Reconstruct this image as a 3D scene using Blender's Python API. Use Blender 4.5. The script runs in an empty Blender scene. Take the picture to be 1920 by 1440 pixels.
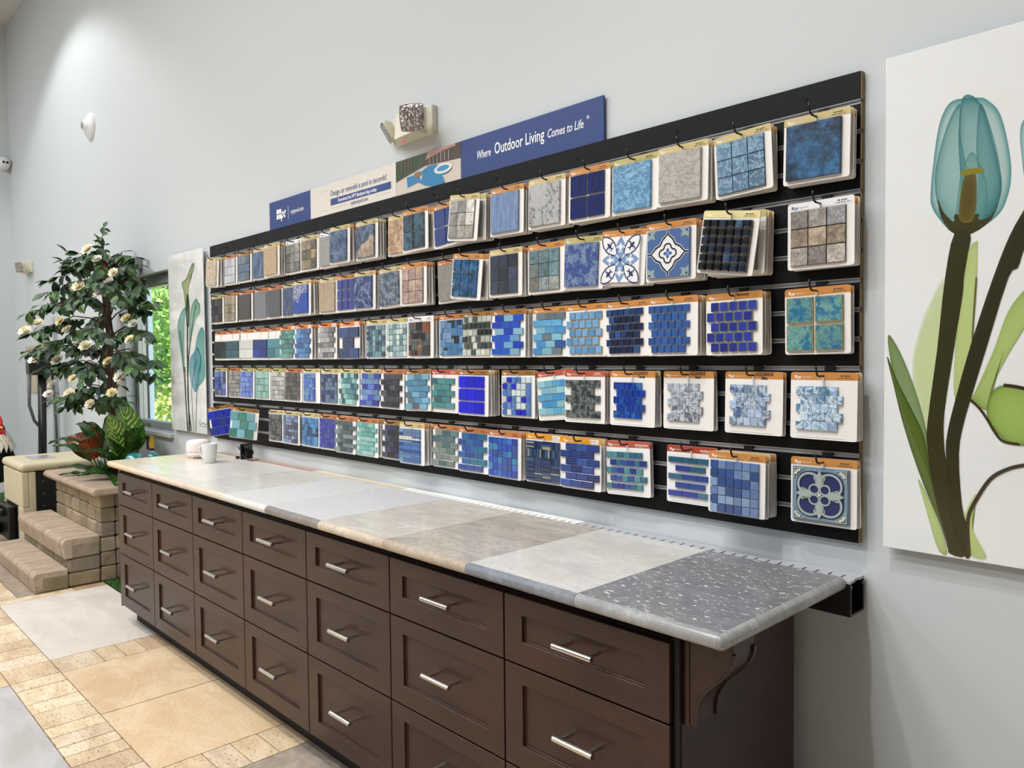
import bpy, math, random
from mathutils import Vector, Matrix, Euler, noise
PI = math.pi
S = bpy.context.scene
COL = S.collection
# ------------------------------------------------------------------ camera
cd = bpy.data.cameras.new('camera'); cam = bpy.data.objects.new('camera', cd); COL.objects.link(cam)
cd.sensor_width = 36.0; cd.sensor_fit = 'HORIZONTAL'; cd.lens = 1440.36 / 1920 * 36.0
cd.clip_start = 0.05; cd.clip_end = 200
YAW, PITCH, ROLL = 0.804811, 0.034438, -0.009972
F = Vector((-math.sin(YAW) * math.cos(PITCH), math.cos(YAW) * math.cos(PITCH), -math.sin(PITCH)))
R0 = Vector((math.cos(YAW), math.sin(YAW), 0)); U0 = R0.cross(F)
Rv = R0 * math.cos(ROLL) + U0 * math.sin(ROLL); Uv = -R0 * math.sin(ROLL) + U0 * math.cos(ROLL)
m = Matrix((Rv, Uv, -F)).transposed().to_4x4(); m.translation = Vector((0.8117, -2.0495, 1.5))
cam.matrix_world = m
S.camera = cam
# ------------------------------------------------------------------ view, world, sun, big lights
S.view_settings.view_transform = 'Standard'; S.view_settings.look = 'None'
S.view_settings.exposure = 0.16; S.view_settings.gamma = 1.0; S.view_settings.use_curve_mapping = False
w = bpy.data.worlds.new('world'); S.world = w; w.use_nodes = True
wn = w.node_tree; bg = wn.nodes['Background']; sky = wn.nodes.new('ShaderNodeTexSky')
sky.sky_type = 'NISHITA'; sky.sun_disc = False; sky.sun_elevation = math.radians(48); sky.sun_rotation = math.radians(80)
wn.links.new(sky.outputs[0], bg.inputs[0]); bg.inputs[1].default_value = .4

def light(name, kind, loc, energy, color=(1, 1, 1), aim=None, **kw):
    d = bpy.data.lights.new(name, kind); d.energy = energy; d.color = color
    for k, v in kw.items(): setattr(d, k, v)
    o = bpy.data.objects.new(name, d); COL.objects.link(o); o.location = loc
    if aim is not None:
        o.rotation_euler = (Vector(aim) - Vector(loc)).to_track_quat('-Z', 'Y').to_euler()
    return o
light('sun', 'SUN', (0, 20, 20), 8.0, (1, .95, .86), aim=(-12, 22, 5), angle=math.radians(0.6))
CEIL = 5.37
PANELS = [(-8.0, -3.6, 1.), (-5.2, -3.6, 1.), (-2.4, -3.6, 1.), (-0.85, -3.5, 1.), (-8.0, -6.0, 1.), (-5.2, -6.0, 1.), (-2.4, -6.0, 1.), (-0.6, -6.0, .5)]
SPOTS = [(-6.9, -1.28, .62), (-6.4, -2.6, 1.), (-4.2, -2.4, 1.), (-2.4, -2.4, 1.), (-1.2, -2.3, .9), (-0.3, -1.9, 1.15)]
EP, ES = 54, 185
for x, y, k in PANELS:
    light('ceiling_panel_light', 'AREA', (x, y, CEIL - .035), EP * k, (.99, .99, 1.0), aim=(x, y, 0), shape='RECTANGLE', size=1.15, size_y=.55)
for x, y, k in SPOTS:
    light('downlight_lamp', 'SPOT', (x, y, CEIL - .09), ES * k, (1, .98, .95), aim=(x - .1 + (.9 if x > -1 else 0), y + .25, 0), spot_size=math.radians(118 if y > -1.3 else 88), spot_blend=.3 if y > -1.3 else .8, shadow_soft_size=.05)

# ------------------------------------------------------------------ helpers
def lin(h):
    h = h.lstrip('#'); c = [int(h[i:i + 2], 16) / 255 for i in (0, 2, 4)]
    return tuple(((v / 12.92) if v <= .04045 else ((v + .055) / 1.055) ** 2.4) for v in c) + (1.0,)

MATS = {}
def mat(name, color='#ffffff', rough=.5, metal=0., spec=.5, coat=0., emit=None, estr=0., trans=0.):
    if name in MATS: return MATS[name]
    M = bpy.data.materials.new(name); M.use_nodes = True; b = M.node_tree.nodes['Principled BSDF']
    b.inputs['Base Color'].default_value = lin(color); b.inputs['Roughness'].default_value = rough
    b.inputs['Metallic'].default_value = metal; b.inputs['Specular IOR Level'].default_value = spec
    b.inputs['Coat Weight'].default_value = coat; b.inputs['Coat Roughness'].default_value = .08
    b.inputs['Transmission Weight'].default_value = trans
    if emit: b.inputs['Emission Color'].default_value = lin(emit); b.inputs['Emission Strength'].default_value = estr
    MATS[name] = M; return M

class G:
    """tiny node helper"""
    def __init__(s, M): s.t = M.node_tree; s.b = s.t.nodes['Principled BSDF']
    def n(s, kind, **kw):
        o = s.t.nodes.new(kind)
        for k, v in kw.items():
            if k.startswith('_'): o.inputs[k[1:].replace('_', ' ')].default_value = v
            else: setattr(o, k, v)
        return o
    def l(s, a, b): s.t.links.new(a, b)
    def coords(s, scale=(1, 1, 1), rot=(0, 0, 0), rnd=True, obj=True):
        tc = s.n('ShaderNodeTexCoord'); mp = s.n('ShaderNodeMapping')
        mp.inputs['Scale'].default_value = scale; mp.inputs['Rotation'].default_value = rot
        src = tc.outputs['Object' if obj else 'UV']
        if rnd:
            oi = s.n('ShaderNodeObjectInfo'); ml = s.n('ShaderNodeMath', operation='MULTIPLY'); ml.inputs[1].default_value = 37.
            s.l(oi.outputs['Random'], ml.inputs[0]); ad = s.n('ShaderNodeVectorMath', operation='ADD')
            s.l(src, ad.inputs[0]); s.l(ml.outputs[0], ad.inputs[1]); src = ad.outputs[0]
        s.l(src, mp.inputs[0]); return mp.outputs[0]
    def ramp(s, fac, stops):
        r = s.n('ShaderNodeValToRGB'); s.l(fac, r.inputs[0]); e = r.color_ramp.elements
        while len(e) < len(stops): e.new(.5)
        for i, (p, c) in enumerate(stops):
            e[i].position = p; e[i].color = c if isinstance(c, tuple) else (c, c, c, 1)
        return r.outputs[0]
    def mix(s, fac, a, b, mode='MIX'):
        x = s.n('ShaderNodeMix', data_type='RGBA', blend_type=mode)
        if isinstance(fac, (int, float)): x.inputs[0].default_value = fac
        else: s.l(fac, x.inputs[0])
        for i, v in ((6, a), (7, b)):
            if isinstance(v, tuple): x.inputs[i].default_value = v
            else: s.l(v, x.inputs[i])
        return x.outputs[2]
    def noise(s, vec, scale, detail=5, rough=.6, kind=None, dist=0.):
        n = s.n('ShaderNodeTexNoise'); s.l(vec, n.inputs['Vector']); n.inputs['Scale'].default_value = scale
        n.inputs['Detail'].default_value = detail; n.inputs['Roughness'].default_value = rough; n.inputs['Distortion'].default_value = dist
        return n.outputs['Fac']
    def bump(s, h, strength=.3, dist=.002):
        b = s.n('ShaderNodeBump'); b.inputs['Strength'].default_value = strength; b.inputs['Distance'].default_value = dist
        s.l(h, b.inputs['Height']); s.l(b.outputs[0], s.b.inputs['Normal'])

def attmat(name, kind, rough=.4, scale=40., lo=.4, hi=.6, rot=(0, 0, 0), stretch=(1, 1, 1), coat=0., bump=0., dist=.0005, rnd=True, fine=0.):
    """base colour runs between the colours Col and Col2 stored per face, in a pattern"""
    if name in MATS: return MATS[name]
    M = mat(name, rough=rough, coat=coat); g = G(M)
    a = g.n('ShaderNodeAttribute', attribute_name='Col'); b = g.n('ShaderNodeAttribute', attribute_name='Col2')
    v = g.coords(stretch, rot, rnd)
    if kind == 'vein':
        d = g.noise(v, scale * .6, 4, .6, dist=1.2); v1 = g.noise(v, scale * .35, 9, .66, dist=.7)
        sub = g.n('ShaderNodeMath', operation='SUBTRACT'); g.l(v1, sub.inputs[0]); sub.inputs[1].default_value = .5
        ab = g.n('ShaderNodeMath', operation='ABSOLUTE'); g.l(sub.outputs[0], ab.inputs[0])
        f = g.ramp(ab.outputs[0], [(lo, 1.), (hi, 0.)])
        f2 = g.ramp(d, [(.40, 0.), (.75, .5)]); f = g.mix(.5, f, f2, 'ADD'); h = d
        s = g.n('ShaderNodeMath', operation='MULTIPLY'); s.use_clamp = True; g.l(f, s.inputs[0]); s.inputs[1].default_value = 1.1; f = s.outputs[0]
    else:
        h = g.noise(v, scale, 8, .68); f = g.ramp(h, [(lo, 0.), (hi, 1.)])
    c = g.mix(f, a.outputs['Color'], b.outputs['Color'])
    if fine: c = g.mix(fine, c, g.ramp(g.noise(v, scale * 5, 6, .75), [(.36, .12), (.5, .5), (.64, .95)]), 'OVERLAY')
    g.l(c, g.b.inputs['Base Color'])
    if bump: g.bump(h, bump, dist)
    return M

class MB:
    def __init__(s): s.v = []; s.f = []; s.c = []; s.c2 = []; s.m = []; s.uv = []
    def add(s, vs, fs, col=(1, 1, 1, 1), col2=None, mi=0, uvs=None):
        o = len(s.v); s.v += [tuple(x) for x in vs]
        for i, f in enumerate(fs):
            s.f.append([o + k for k in f]); s.c.append(col); s.c2.append(col2 if col2 is not None else col); s.m.append(mi)
            s.uv.append([uvs[k] for k in f] if uvs else None)
    def box(s, a, b, col=(1, 1, 1, 1), col2=None, mi=0, M=None):
        (x0, y0, z0), (x1, y1, z1) = a, b
        vs = [(x0, y0, z0), (x1, y0, z0), (x1, y1, z0), (x0, y1, z0), (x0, y0, z1), (x1, y0, z1), (x1, y1, z1), (x0, y1, z1)]
        if M is not None: vs = [tuple(M @ Vector(v)) for v in vs]
        s.add(vs, [(0, 3, 2, 1), (4, 5, 6, 7), (0, 1, 5, 4), (1, 2, 6, 5), (2, 3, 7, 6), (3, 0, 4, 7)], col, col2, mi)
    def tile(s, x0, x1, z0, z1, yb, yf, ch, col, col2=None, mi=0):
        """tile standing in the x/z plane, chamfered face towards -y"""
        r = [(x0, z0), (x1, z0), (x1, z1), (x0, z1)]; q = [(x0 + ch, z0 + ch), (x1 - ch, z0 + ch), (x1 - ch, z1 - ch), (x0 + ch, z1 - ch)]
        vs = [(x, yb, z) for x, z in r] + [(x, yf + ch * .6, z) for x, z in r] + [(x, yf, z) for x, z in q]
        fs = [(8, 9, 10, 11)]
        for i in range(4):
            j = (i + 1) % 4; fs += [(i, j, 4 + j, 4 + i), (4 + i, 4 + j, 8 + j, 8 + i)]
        s.add(vs, fs, col, col2, mi)
    def prism(s, pts, y0, y1, col=(1, 1, 1, 1), col2=None, mi=0):
        """outline (x,z) extruded from y0 (front, smaller y) to y1"""
        n = len(pts); a = sum(pts[i][0] * pts[(i + 1) % n][1] - pts[(i + 1) % n][0] * pts[i][1] for i in range(n))
        if a < 0: pts = pts[::-1]
        vs = [(x, y0, z) for x, z in pts] + [(x, y1, z) for x, z in pts]
        fs = [tuple(range(n)), tuple(range(2 * n - 1, n - 1, -1))] + [(i + n, (i + 1) % n + n, (i + 1) % n, i) for i in range(n)]
        s.add(vs, fs, col, col2, mi)
    def ribbon(s, pts, w, y0, y1, col, mi=0, closed=False):
        n = len(pts); L = []; Rr = []
        for i in range(n):
            p = Vector(pts[i]); a = Vector(pts[(i - 1) % n] if (closed or i) else pts[i]); b = Vector(pts[(i + 1) % n] if (closed or i < n - 1) else pts[i])
            d = (b - a); d = d.normalized() if d.length > 1e-9 else Vector((1, 0)); nn = Vector((-d.y, d.x)) * w / 2
            L.append(p + nn); Rr.append(p - nn)
        for i in range(n if closed else n - 1):
            j = (i + 1) % n
            s.prism([tuple(Rr[i]), tuple(Rr[j]), tuple(L[j]), tuple(L[i])], y0, y1, col, None, mi)
    def tube(s, pts, r, n=8, col=(1, 1, 1, 1), mi=0, cap=True):
        pts = [Vector(p) for p in pts]; rs = r if isinstance(r, (list, tuple)) else [r] * len(pts)
        rings = []; up = Vector((0, 0, 1)); prev = None
        for i, p in enumerate(pts):
            d = (pts[min(i + 1, len(pts) - 1)] - pts[max(i - 1, 0)]).normalized()
            if prev is None:
                a = d.cross(up) if abs(d.dot(up)) < .95 else d.cross(Vector((1, 0, 0)))
            else: a = prev - d * prev.dot(d)
            a.normalize(); prev = a; b = d.cross(a)
            rings.append([p + (a * math.cos(2 * PI * k / n) + b * math.sin(2 * PI * k / n)) * rs[i] for k in range(n)])
        vs = [v for rg in rings for v in rg]; fs = []
        for i in range(len(pts) - 1):
            for k in range(n):
                k2 = (k + 1) % n; fs.append((i * n + k, i * n + k2, (i + 1) * n + k2, (i + 1) * n + k))
        if cap: fs += [tuple(range(n - 1, -1, -1)), tuple(range((len(pts) - 1) * n, len(pts) * n))]
        s.add(vs, fs, col, None, mi)
    def lathe(s, prof, n=24, c=(0, 0, 0), col=(1, 1, 1, 1), mi=0, M=None):
        vs = []
        for r, z in prof:
            for k in range(n): vs.append(Vector((r * math.cos(2 * PI * k / n), r * math.sin(2 * PI * k / n), z)))
        if M is not None: vs = [M @ v for v in vs]
        vs = [v + Vector(c) for v in vs]
        fs = [(i * n + k, i * n + (k + 1) % n, (i + 1) * n + (k + 1) % n, (i + 1) * n + k) for i in range(len(prof) - 1) for k in range(n)]
        s.add(vs, fs, col, None, mi)
    def build(s, name, mats, parent=None, smooth=False, bevel=0., merge=False):
        me = bpy.data.meshes.new(name); me.from_pydata(s.v, [], s.f)
        if not isinstance(mats, (list, tuple)): mats = [mats]
        for M in mats: me.materials.append(M)
        ca = me.color_attributes.new('Col', 'FLOAT_COLOR', 'CORNER'); cb = me.color_attributes.new('Col2', 'FLOAT_COLOR', 'CORNER')
        A = []; B = []
        for i, f in enumerate(s.f):
            for k in range(len(f)):
                A += s.c[i][k] if isinstance(s.c[i], list) else s.c[i]; B += s.c2[i][k] if isinstance(s.c2[i], list) else s.c2[i]
        ca.data.foreach_set('color', A); cb.data.foreach_set('color', B)
        if any(u is not None for u in s.uv):
            ul = me.uv_layers.new(name='UVMap'); k = 0
            for i, f in enumerate(s.f):
                for j in range(len(f)):
                    ul.data[k].uv = s.uv[i][j] if s.uv[i] else (0, 0); k += 1
        me.polygons.foreach_set('material_index', s.m)
        if smooth: me.polygons.foreach_set('use_smooth', [True] * len(s.f))
        me.update()
        o = bpy.data.objects.new(name, me); COL.objects.link(o)
        if parent: o.parent = parent
        if bevel:
            b = o.modifiers.new('bevel', 'BEVEL'); b.width = bevel; b.segments = 2; b.limit_method = 'ANGLE'; b.angle_limit = .6
        return o

def thing(name, label, cat, loc=(0, 0, 0), rot=(0, 0, 0), group=None):
    o = bpy.data.objects.new(name, None); COL.objects.link(o); o.location = loc; o.rotation_euler = rot
    o.empty_display_size = .05; tag(o, label, cat, group); return o
def tag(o, label, cat, group=None, kind=None):
    o['label'] = label; o['category'] = cat
    if group: o['group'] = group
    if kind: o['kind'] = kind
    return o
def struct(name, mb, mats, **kw):
    o = mb.build(name, mats, **kw); o['kind'] = 'structure'; return o

_tc = {}
def textmesh(txt, size, shear=0., align='LEFT', bold=0.):
    key = (txt, size, shear, align, bold)
    if key in _tc: return _tc[key]
    c = bpy.data.curves.new('t', 'FONT'); c.body = txt; c.size = size; c.shear = shear; c.align_x = align; c.extrude = .00015; c.offset = bold; c.resolution_u = 2
    o = bpy.data.objects.new('t', c); COL.objects.link(o); dg = bpy.context.evaluated_depsgraph_get(); dg.update()
    me = bpy.data.meshes.new_from_object(o.evaluated_get(dg)); bpy.data.objects.remove(o); bpy.data.curves.remove(c)
    _tc[key] = me; return me
def addtext(mb, txt, size, x, z, y, col=(1, 1, 1, 1), mi=0, shear=0., align='LEFT', bold=0., sx=1.):
    me = textmesh(txt, size, shear, align, bold)
    vs = [(x + v.co.x * sx, y - v.co.z, z + v.co.y) for v in me.vertices]
    mb.add(vs, [tuple(p.vertices) for p in me.polygons], col, None, mi)

def fixn(o):
    import bmesh
    bm = bmesh.new(); bm.from_mesh(o.data); bmesh.ops.recalc_face_normals(bm, faces=bm.faces); bm.to_mesh(o.data); bm.free()
# ------------------------------------------------------------------ materials
def wallmat():
    M = mat('painted_wall', '#cdd4d8', rough=.55); g = G(M); v = g.coords(rnd=False)
    n = g.noise(v, 60, 3); g.bump(n, .08, .001); return M
WALL = wallmat()
CEILM = mat('ceiling_paint', '#d9dadb', rough=.8)
WHITE = mat('white_card', '#f1efec', rough=.4)
BLACKM = mat('black_laminate', '#070708', rough=.5, spec=.22)
RAIL = mat('groove_aluminium', '#b9babd', rough=.4, metal=.35)
MDF = mat('raw_board_edge', '#8f7c5c', rough=.8)
BLK = mat('black_plastic', '#0c0c0d', rough=.35)
PLAIN = attmat('plain_color', 'mottle', rough=.5, lo=.3, hi=.7)
HEADM = attmat('printed_card', 'mottle', rough=.35, lo=.3, hi=.7)
def printmat():
    M = mat('art_print', rough=.25, coat=.6); g = G(M); a = g.n('ShaderNodeAttribute', attribute_name='Col')
    g.l(a.outputs['Color'], g.b.inputs['Base Color']); g.l(a.outputs['Alpha'], g.b.inputs['Alpha']); return M
PRINT = printmat()
NICKEL = mat('brushed_nickel', '#c9c6c1', rough=.24, metal=1.)
def woodmat():
    M = mat('espresso_wood', '#3a2722', rough=.38, spec=.35, coat=.12); g = G(M); v = g.coords((1, 1, 6), rnd=True)
    n = g.noise(v, 3.5, 4, .6); g.l(g.ramp(n, [(.3, lin('#2b1713')), (.7, lin('#38201a'))]), g.b.inputs['Base Color']); return M
WOOD = woodmat()
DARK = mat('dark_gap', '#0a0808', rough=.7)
T_PLAIN = attmat('tile_plain', 'mottle', rough=.22, scale=90, lo=.3, hi=.8, coat=.3)
T_GLASS = attmat('tile_glass', 'mottle', rough=.12, scale=70, lo=.35, hi=.8, coat=.7, bump=.25, dist=.0006)
T_MATTE = attmat('tile_stone', 'mottle', rough=.45, scale=38, lo=.40, hi=.60, bump=.3, dist=.0008, fine=.5)
T_SPECK = attmat('tile_speckled', 'mottle', rough=.4, scale=150, lo=.45, hi=.56, bump=.2, fine=.3)
T_VEIN = attmat('tile_veined', 'vein', rough=.28, scale=30, lo=.003, hi=.02)
T_VEINF = attmat('tile_fine_veined', 'vein', rough=.3, scale=85, lo=.002, hi=.035)
T_STREAK = attmat('tile_streaked', 'mottle', rough=.4, scale=40, lo=.38, hi=.66, stretch=(4, 1, .4), fine=.4)
T_DIAG = attmat('tile_diagonal', 'mottle', rough=.35, scale=30, lo=.42, hi=.62, rot=(0, .55, 0), stretch=(5, 1, .5), fine=.4)
T_BLOT = attmat('tile_blotched', 'mottle', rough=.3, scale=36, lo=.46, hi=.56, coat=.4, fine=.5)
T_BIG = attmat('tile_cloudy', 'mottle', rough=.35, scale=18, lo=.42, hi=.60, fine=.6)
T_SWIRL = attmat('tile_swirl', 'vein', rough=.2, scale=70, lo=.0, hi=.05, coat=.6)
# ------------------------------------------------------------------ room shell
XL, XR, YF = -9.65, 3.6, -7.0
mb = MB(); mb.box((XL - .15, YF - .15, CEIL), (XR + .15, .2, CEIL + .12)); struct('ceiling', mb, CEILM)
WX0, WX1, WZ0, WZ1 = -5.80, -4.80, .95, 2.155
mb = MB()
o4 = [(XL, -.02), (XR, -.02), (XR, CEIL), (XL, CEIL)]; i4 = [(WX0, WZ0), (WX1, WZ0), (WX1, WZ1), (WX0, WZ1)]
vs = [(x, y, z) for y in (0, .2) for q_ in (o4, i4) for x, z in q_]; fs = []
for i in range(4):
    j = (i + 1) % 4; fs += [(i, j, 4 + j, 4 + i), (8 + j, 8 + i, 12 + i, 12 + j), (i, 8 + i, 8 + j, j), (4 + i, 4 + j, 12 + j, 12 + i)]
mb.add(vs, fs)
fixn(struct('wall_back', mb, WALL))
mb = MB(); mb.box((XL - .15, YF, -.02), (XL, .2, CEIL)); struct('wall_left', mb, WALL)
mb = MB(); mb.box((XR, YF, -.02), (XR + .15, .2, CEIL)); struct('wall_right', mb, mat('low_fill_wall_grey', '#63676a', rough=.7))  # unseen right and front walls: grey darkened to return less fill light
mb = MB(); mb.box((XL - .15, YF - .15, -.02), (XR + .15, YF, CEIL)); struct('wall_front', mb, MATS['low_fill_wall_grey'])
mb = MB(); mb.box((XL, -.015, 0), (-8.6, 0, .12)); struct('baseboard_back', mb, mat('white_trim', '#e6e6e4', rough=.4))
mb = MB(); mb.box((XL, YF, 0), (XL + .015, -.015, .12)); struct('baseboard_left', mb, MATS['white_trim'])
# window: frame, pane, gasket, sill
FR = mat('window_aluminium', '#a9adae', rough=.4, metal=.3)
mb = MB(); f = .07
mb.box((WX0, .075, WZ0 + .03), (WX0 + f, .135, WZ1)); mb.box((WX1 - f, .075, WZ0 + .03), (WX1, .135, WZ1))
mb.box((WX0 + f, .075, WZ1 - .085), (WX1 - f, .135, WZ1)); mb.box((WX0 + f, .075, WZ0 + .03), (WX1 - f, .135, WZ0 + .085))
wf = struct('window_1', mb, FR)
mb = MB(); mb.box((WX0 + f, .06, WZ1 - .075), (WX1 - f, .0745, WZ1 - .01)); mb.build('roller_blind_box', mat('blind_grey', '#7e8283', rough=.6), wf)
GL = mat('window_glass', '#ffffff', rough=0., spec=.5)
g = G(GL); tr = g.n('ShaderNodeBsdfTransparent'); mx = g.n('ShaderNodeMixShader'); 
gl = g.n('ShaderNodeBsdfGlossy'); gl.inputs['Roughness'].default_value = .02
mx.inputs[0].default_value = .08; g.l(tr.outputs[0], mx.inputs[1]); g.l(gl.outputs[0], mx.inputs[2]); g.l(mx.outputs[0], GL.node_tree.nodes['Material Output'].inputs[0])
mb = MB(); mb.box((WX0 + f, .102, WZ0 + .085), (WX1 - f, .108, WZ1 - .085)); mb.build('glass_pane', GL, wf)
mb = MB(); mb.box((WX0 + .0002, .155, WZ0 + .03), (WX0 + .02, .17, WZ1)); mb.build('rubber_gasket', BLK, wf)
mb = MB(); mb.box((WX0 + .0, .1352, WZ0), (WX0 + .012, .155, WZ1)); mb.box((WX0, .17, WZ0), (WX0 + .012, .21, WZ1)); mb.build('outer_jamb', mat('daylight_blue_jamb', '#c3dcec', rough=.6), wf)  # blue of daylight on the outer reveal is put into the jamb colour
mb = MB(); mb.box((WX0 + .001, -.03, WZ0), (WX1 - .001, .075, WZ0 + .03)); mb.build('window_sill', mat('sill_stone', '#c9c6c1', rough=.35), wf, bevel=.004)
# ------------------------------------------------------------------ floor paving: every paver cut to its place
rnd = random.Random(5)
def stonemat(name, rough=.5, scale=5., pits=0., st=(1, 1, 1)):
    M = mat(name, rough=rough); g = G(M); a = g.n('ShaderNodeAttribute', attribute_name='Col'); b = g.n('ShaderNodeAttribute', attribute_name='Col2')
    v = g.coords(st, rnd=False); h = g.noise(v, scale, 8, .65, dist=.6); c = g.mix(g.ramp(h, [(.40, 0.), (.60, 1.)]), a.outputs[0], b.outputs[0])
    if pits:
        v2 = g.coords((1, 3.0, 1), rnd=False); p = g.noise(v2, 34, 7, .72); f = g.ramp(p, [(.40, pits), (.44, 0.)]); c = g.mix(f, c, lin('#6f5a42'))
        f3 = g.ramp(g.noise(v2, 60, 4, .6), [(.4, 0.), (.7, .25)]); c = g.mix(f3, c, lin('#efe0c4'))
    g.l(c, g.b.inputs['Base Color']); g.bump(h, .15, .004); return M
TRAV = stonemat('travertine', .5, 4, .75, (1, 2.2, 1)); SMOOTH = stonemat('smooth_travertine', .42, 3.5, .3, (1, 1.8, 1)); PALE = stonemat('pale_limestone', .32, 2.2, 0., (1, 2.2, 1)); BLUES = stonemat('rough_bluestone', .6, 14)
pv = MB(); pv.box((XL - .15, YF - .15, -.12), (XR + .15, .2, -.03), lin('#8d7f6c'), None, 4)
TC = [('#d9c5a6', '#bfa482'), ('#d2bb9a', '#b29a7b'), ('#decdb1', '#c5ad89'), ('#cbb393', '#b09477'), ('#d9c6ae', '#bda68a')]
def pav(x0, x1, y0, y1, mi=0, c=None):
    c = c or rnd.choice(TC); g = .0022; k = rnd.uniform(.93, 1.05)
    a, b = [tuple(v * k for v in lin(h)[:3]) + (1,) for h in c]
    pv.box((x0 + g, y0 + g, -.03), (x1 - g, y1 - g, rnd.uniform(-.0008, .0)), a, b, mi)
pal = ('#d9d3cb', '#cbc2b8'); tan = ('#dcc4a4', '#c9ab85'); gry = ('#c3c1c0', '#aeaaa8')
pav(-4.78, -3.56, -1.09, -.47, 2, pal)
pav(-4.78, -3.56, -.47, -.0, 3, ('#8b8275', '#6f6759')) if False else None
for a, b in ((-3.56, -3.345), (-2.1, -1.895)):
    ys = [-1.09, -.893, -.793, -.69, -.55, -.3, 0.] if a < -3 else [-1.09, -.915, -.805, -.695, -.555, -.3, 0.]
    for i in range(len(ys) - 1): pav(a, b, ys[i], ys[i + 1], 0)
pav(-3.345, -2.73, -1.09, -.55, 1, tan); pav(-3.345, -2.73, -.55, 0, 1, ('#c9b48f', '#ad9672'))
pav(-2.73, -2.1, -1.09, -.5, 1, ('#dbc3a2', '#cdb08a')); pav(-2.73, -2.1, -.5, 0, 1, ('#b9a88a', '#a08f70'))
pav(-3.56 + .03, -3.345, 0, .0, 0) if False else None
pav(-1.895, -1.28, -1.09, -.47, 3, ('#a89c8f', '#8d8276')); pav(-1.28, -.67, -1.09, -.47, 1, tan); pav(-.67, .6, -1.09, -.47, 2, pal); pav(-1.895, .6, -.47, 0, 3, ('#a89c8f', '#8d8276'))
xs = [-4.78, -4.51, -4.345, -4.176, -3.995, -3.86, -3.72, -3.56, -3.36, -3.24, -3.055, -2.933, -2.75, -2.645, -2.535, -2.44, -2.338, -2.2, -2.06, -1.9, -1.75, -1.55, -1.3, -1.1, -.9, -.6, -.3, 0, .3, .6]
for i in range(len(xs) - 1): pav(xs[i], xs[i + 1], -1.30, -1.09, 0)
pav(-3.355, -2.1, -1.95, -1.30, 2, gry); pav(-4.78, -4.1, -1.95, -1.3, 1, tan); pav(-4.1, -3.355, -1.95, -1.3, 1, ('#d9c4a4', '#c4a881'))
pav(-2.1, -.8, -1.95, -1.3, 1, tan); pav(-.8, .6, -1.95, -1.3, 2, pal)
x = -4.8
for y in (-.47, -.62, -.87): pass
pav(-4.872, -4.78, -.66, -.47, 3, ('#b9a078', '#a08a68')); pav(-4.872, -4.78, -1.09, -.66, 0)
pav(-7.2, -4.872, -.97, -.868, 3, ('#9b8c7c', '#85776a'))
for i in range(9): pav(-7.2 + i * .26, -6.94 + i * .26 if i < 8 else -4.872, -1.3, -.97, 1 if i % 2 else 0)
pav(-6.2, -4.872, -.868, 0, 3, ('#8a8074', '#7a7065'))
yy = -1.95
while yy > -6.9:
    x = -9.6
    while x < 3.5:
        wd = rnd.choice([.4, .6, .6, .9]); pav(x, min(x + wd, 3.6), yy - .6, yy, rnd.choice([0, 1, 1]), None); x += wd
    yy -= .6
x = -9.6
while x < -4.8: pav(x, min(x + .6, -4.78), -1.95, -1.3, 1); x += .6
x = .6
while x < 3.5: pav(x, x + .6, -1.95, -1.0, 1, tan); pav(x, x + .6, -1.0, 0, 1, tan); x += .6
struct('floor', pv, [TRAV, SMOOTH, PALE, BLUES, mat('floor_mortar', '#8d7f6c', rough=.9)])
# artificial turf
def turf(name, x0, x1, y0, y1, n, h, label):
    mb = MB(); mb.box((x0, y0, -.019), (x1, y1, .004), lin('#24401a'))
    r = random.Random(2)
    for i in range(n):
        x, y = r.uniform(x0, x1), r.uniform(y0, y1); a = r.uniform(0, 6.28); dx, dy = math.cos(a) * .0022, math.sin(a) * .0022
        lx, ly = r.uniform(-.008, .008), r.uniform(-.008, .008); hh = h * r.uniform(.6, 1.2); k = r.uniform(.7, 1.3); c = lin('#4c7a2c'); c = (c[0] * k, c[1] * k, c[2] * k, 1)
        mb.add([(x - dx, y - dy, 0), (x + dx, y + dy, 0), (x + lx, y + ly, hh)], [(0, 1, 2)], c)
    o = mb.build(name, PLAIN); tag(o, label, 'artificial grass', kind='stuff'); return o
turf('artificial_turf', -4.865, -3.93, -.465, -.005, 9000, .018, 'short green artificial grass between stone planter and dark cabinets')
turf('artificial_turf', -9.6, -7.25, -1.28, -.02, 9000, .03, 'green artificial grass around the rooster and cream heater at far left')

# ------------------------------------------------------------------ worktop of ten stone samples
def topmat(name, sc, lo, hi, st, rough=.22, flecks=False, rot=0.):
    M = mat(name, rough=rough); g = G(M); a = g.n('ShaderNodeAttribute', attribute_name='Col'); b = g.n('ShaderNodeAttribute', attribute_name='Col2')
    v = g.coords(st, (0, 0, rot), rnd=False); h = g.noise(v, sc, 9, .7, dist=.8); c = g.mix(g.ramp(h, [(lo, 0.), (hi, 1.)]), a.outputs[0], b.outputs[0])
    n2 = g.noise(v, sc * 9, 5, .7); c = g.mix(g.ramp(n2, [(.38, .7), (.58, 0.)]), c, b.outputs[0])
    if flecks:
        v3 = g.coords((1, 2.6, 1), (0, 0, .5), rnd=False); q = g.noise(v3, 42, 6, .7); c = g.mix(g.ramp(q, [(.60, 0.), (.62, 1.)]), c, lin('#f2f2ef'))
    g.l(c, g.b.inputs['Base Color']); return M
TM = [topmat('slab_flecked', 6, .35, .65, (1, 2, 1), .28, True, .4), topmat('slab_cloudy', 5, .38, .66, (1, 2.2, 1), rot=.35), topmat('slab_speckled', 60, .35, .6, (1, 1, 1), .4), topmat('slab_streaked', 7, .42, .62, (.5, 5, 1), .2, rot=.25)]
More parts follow.
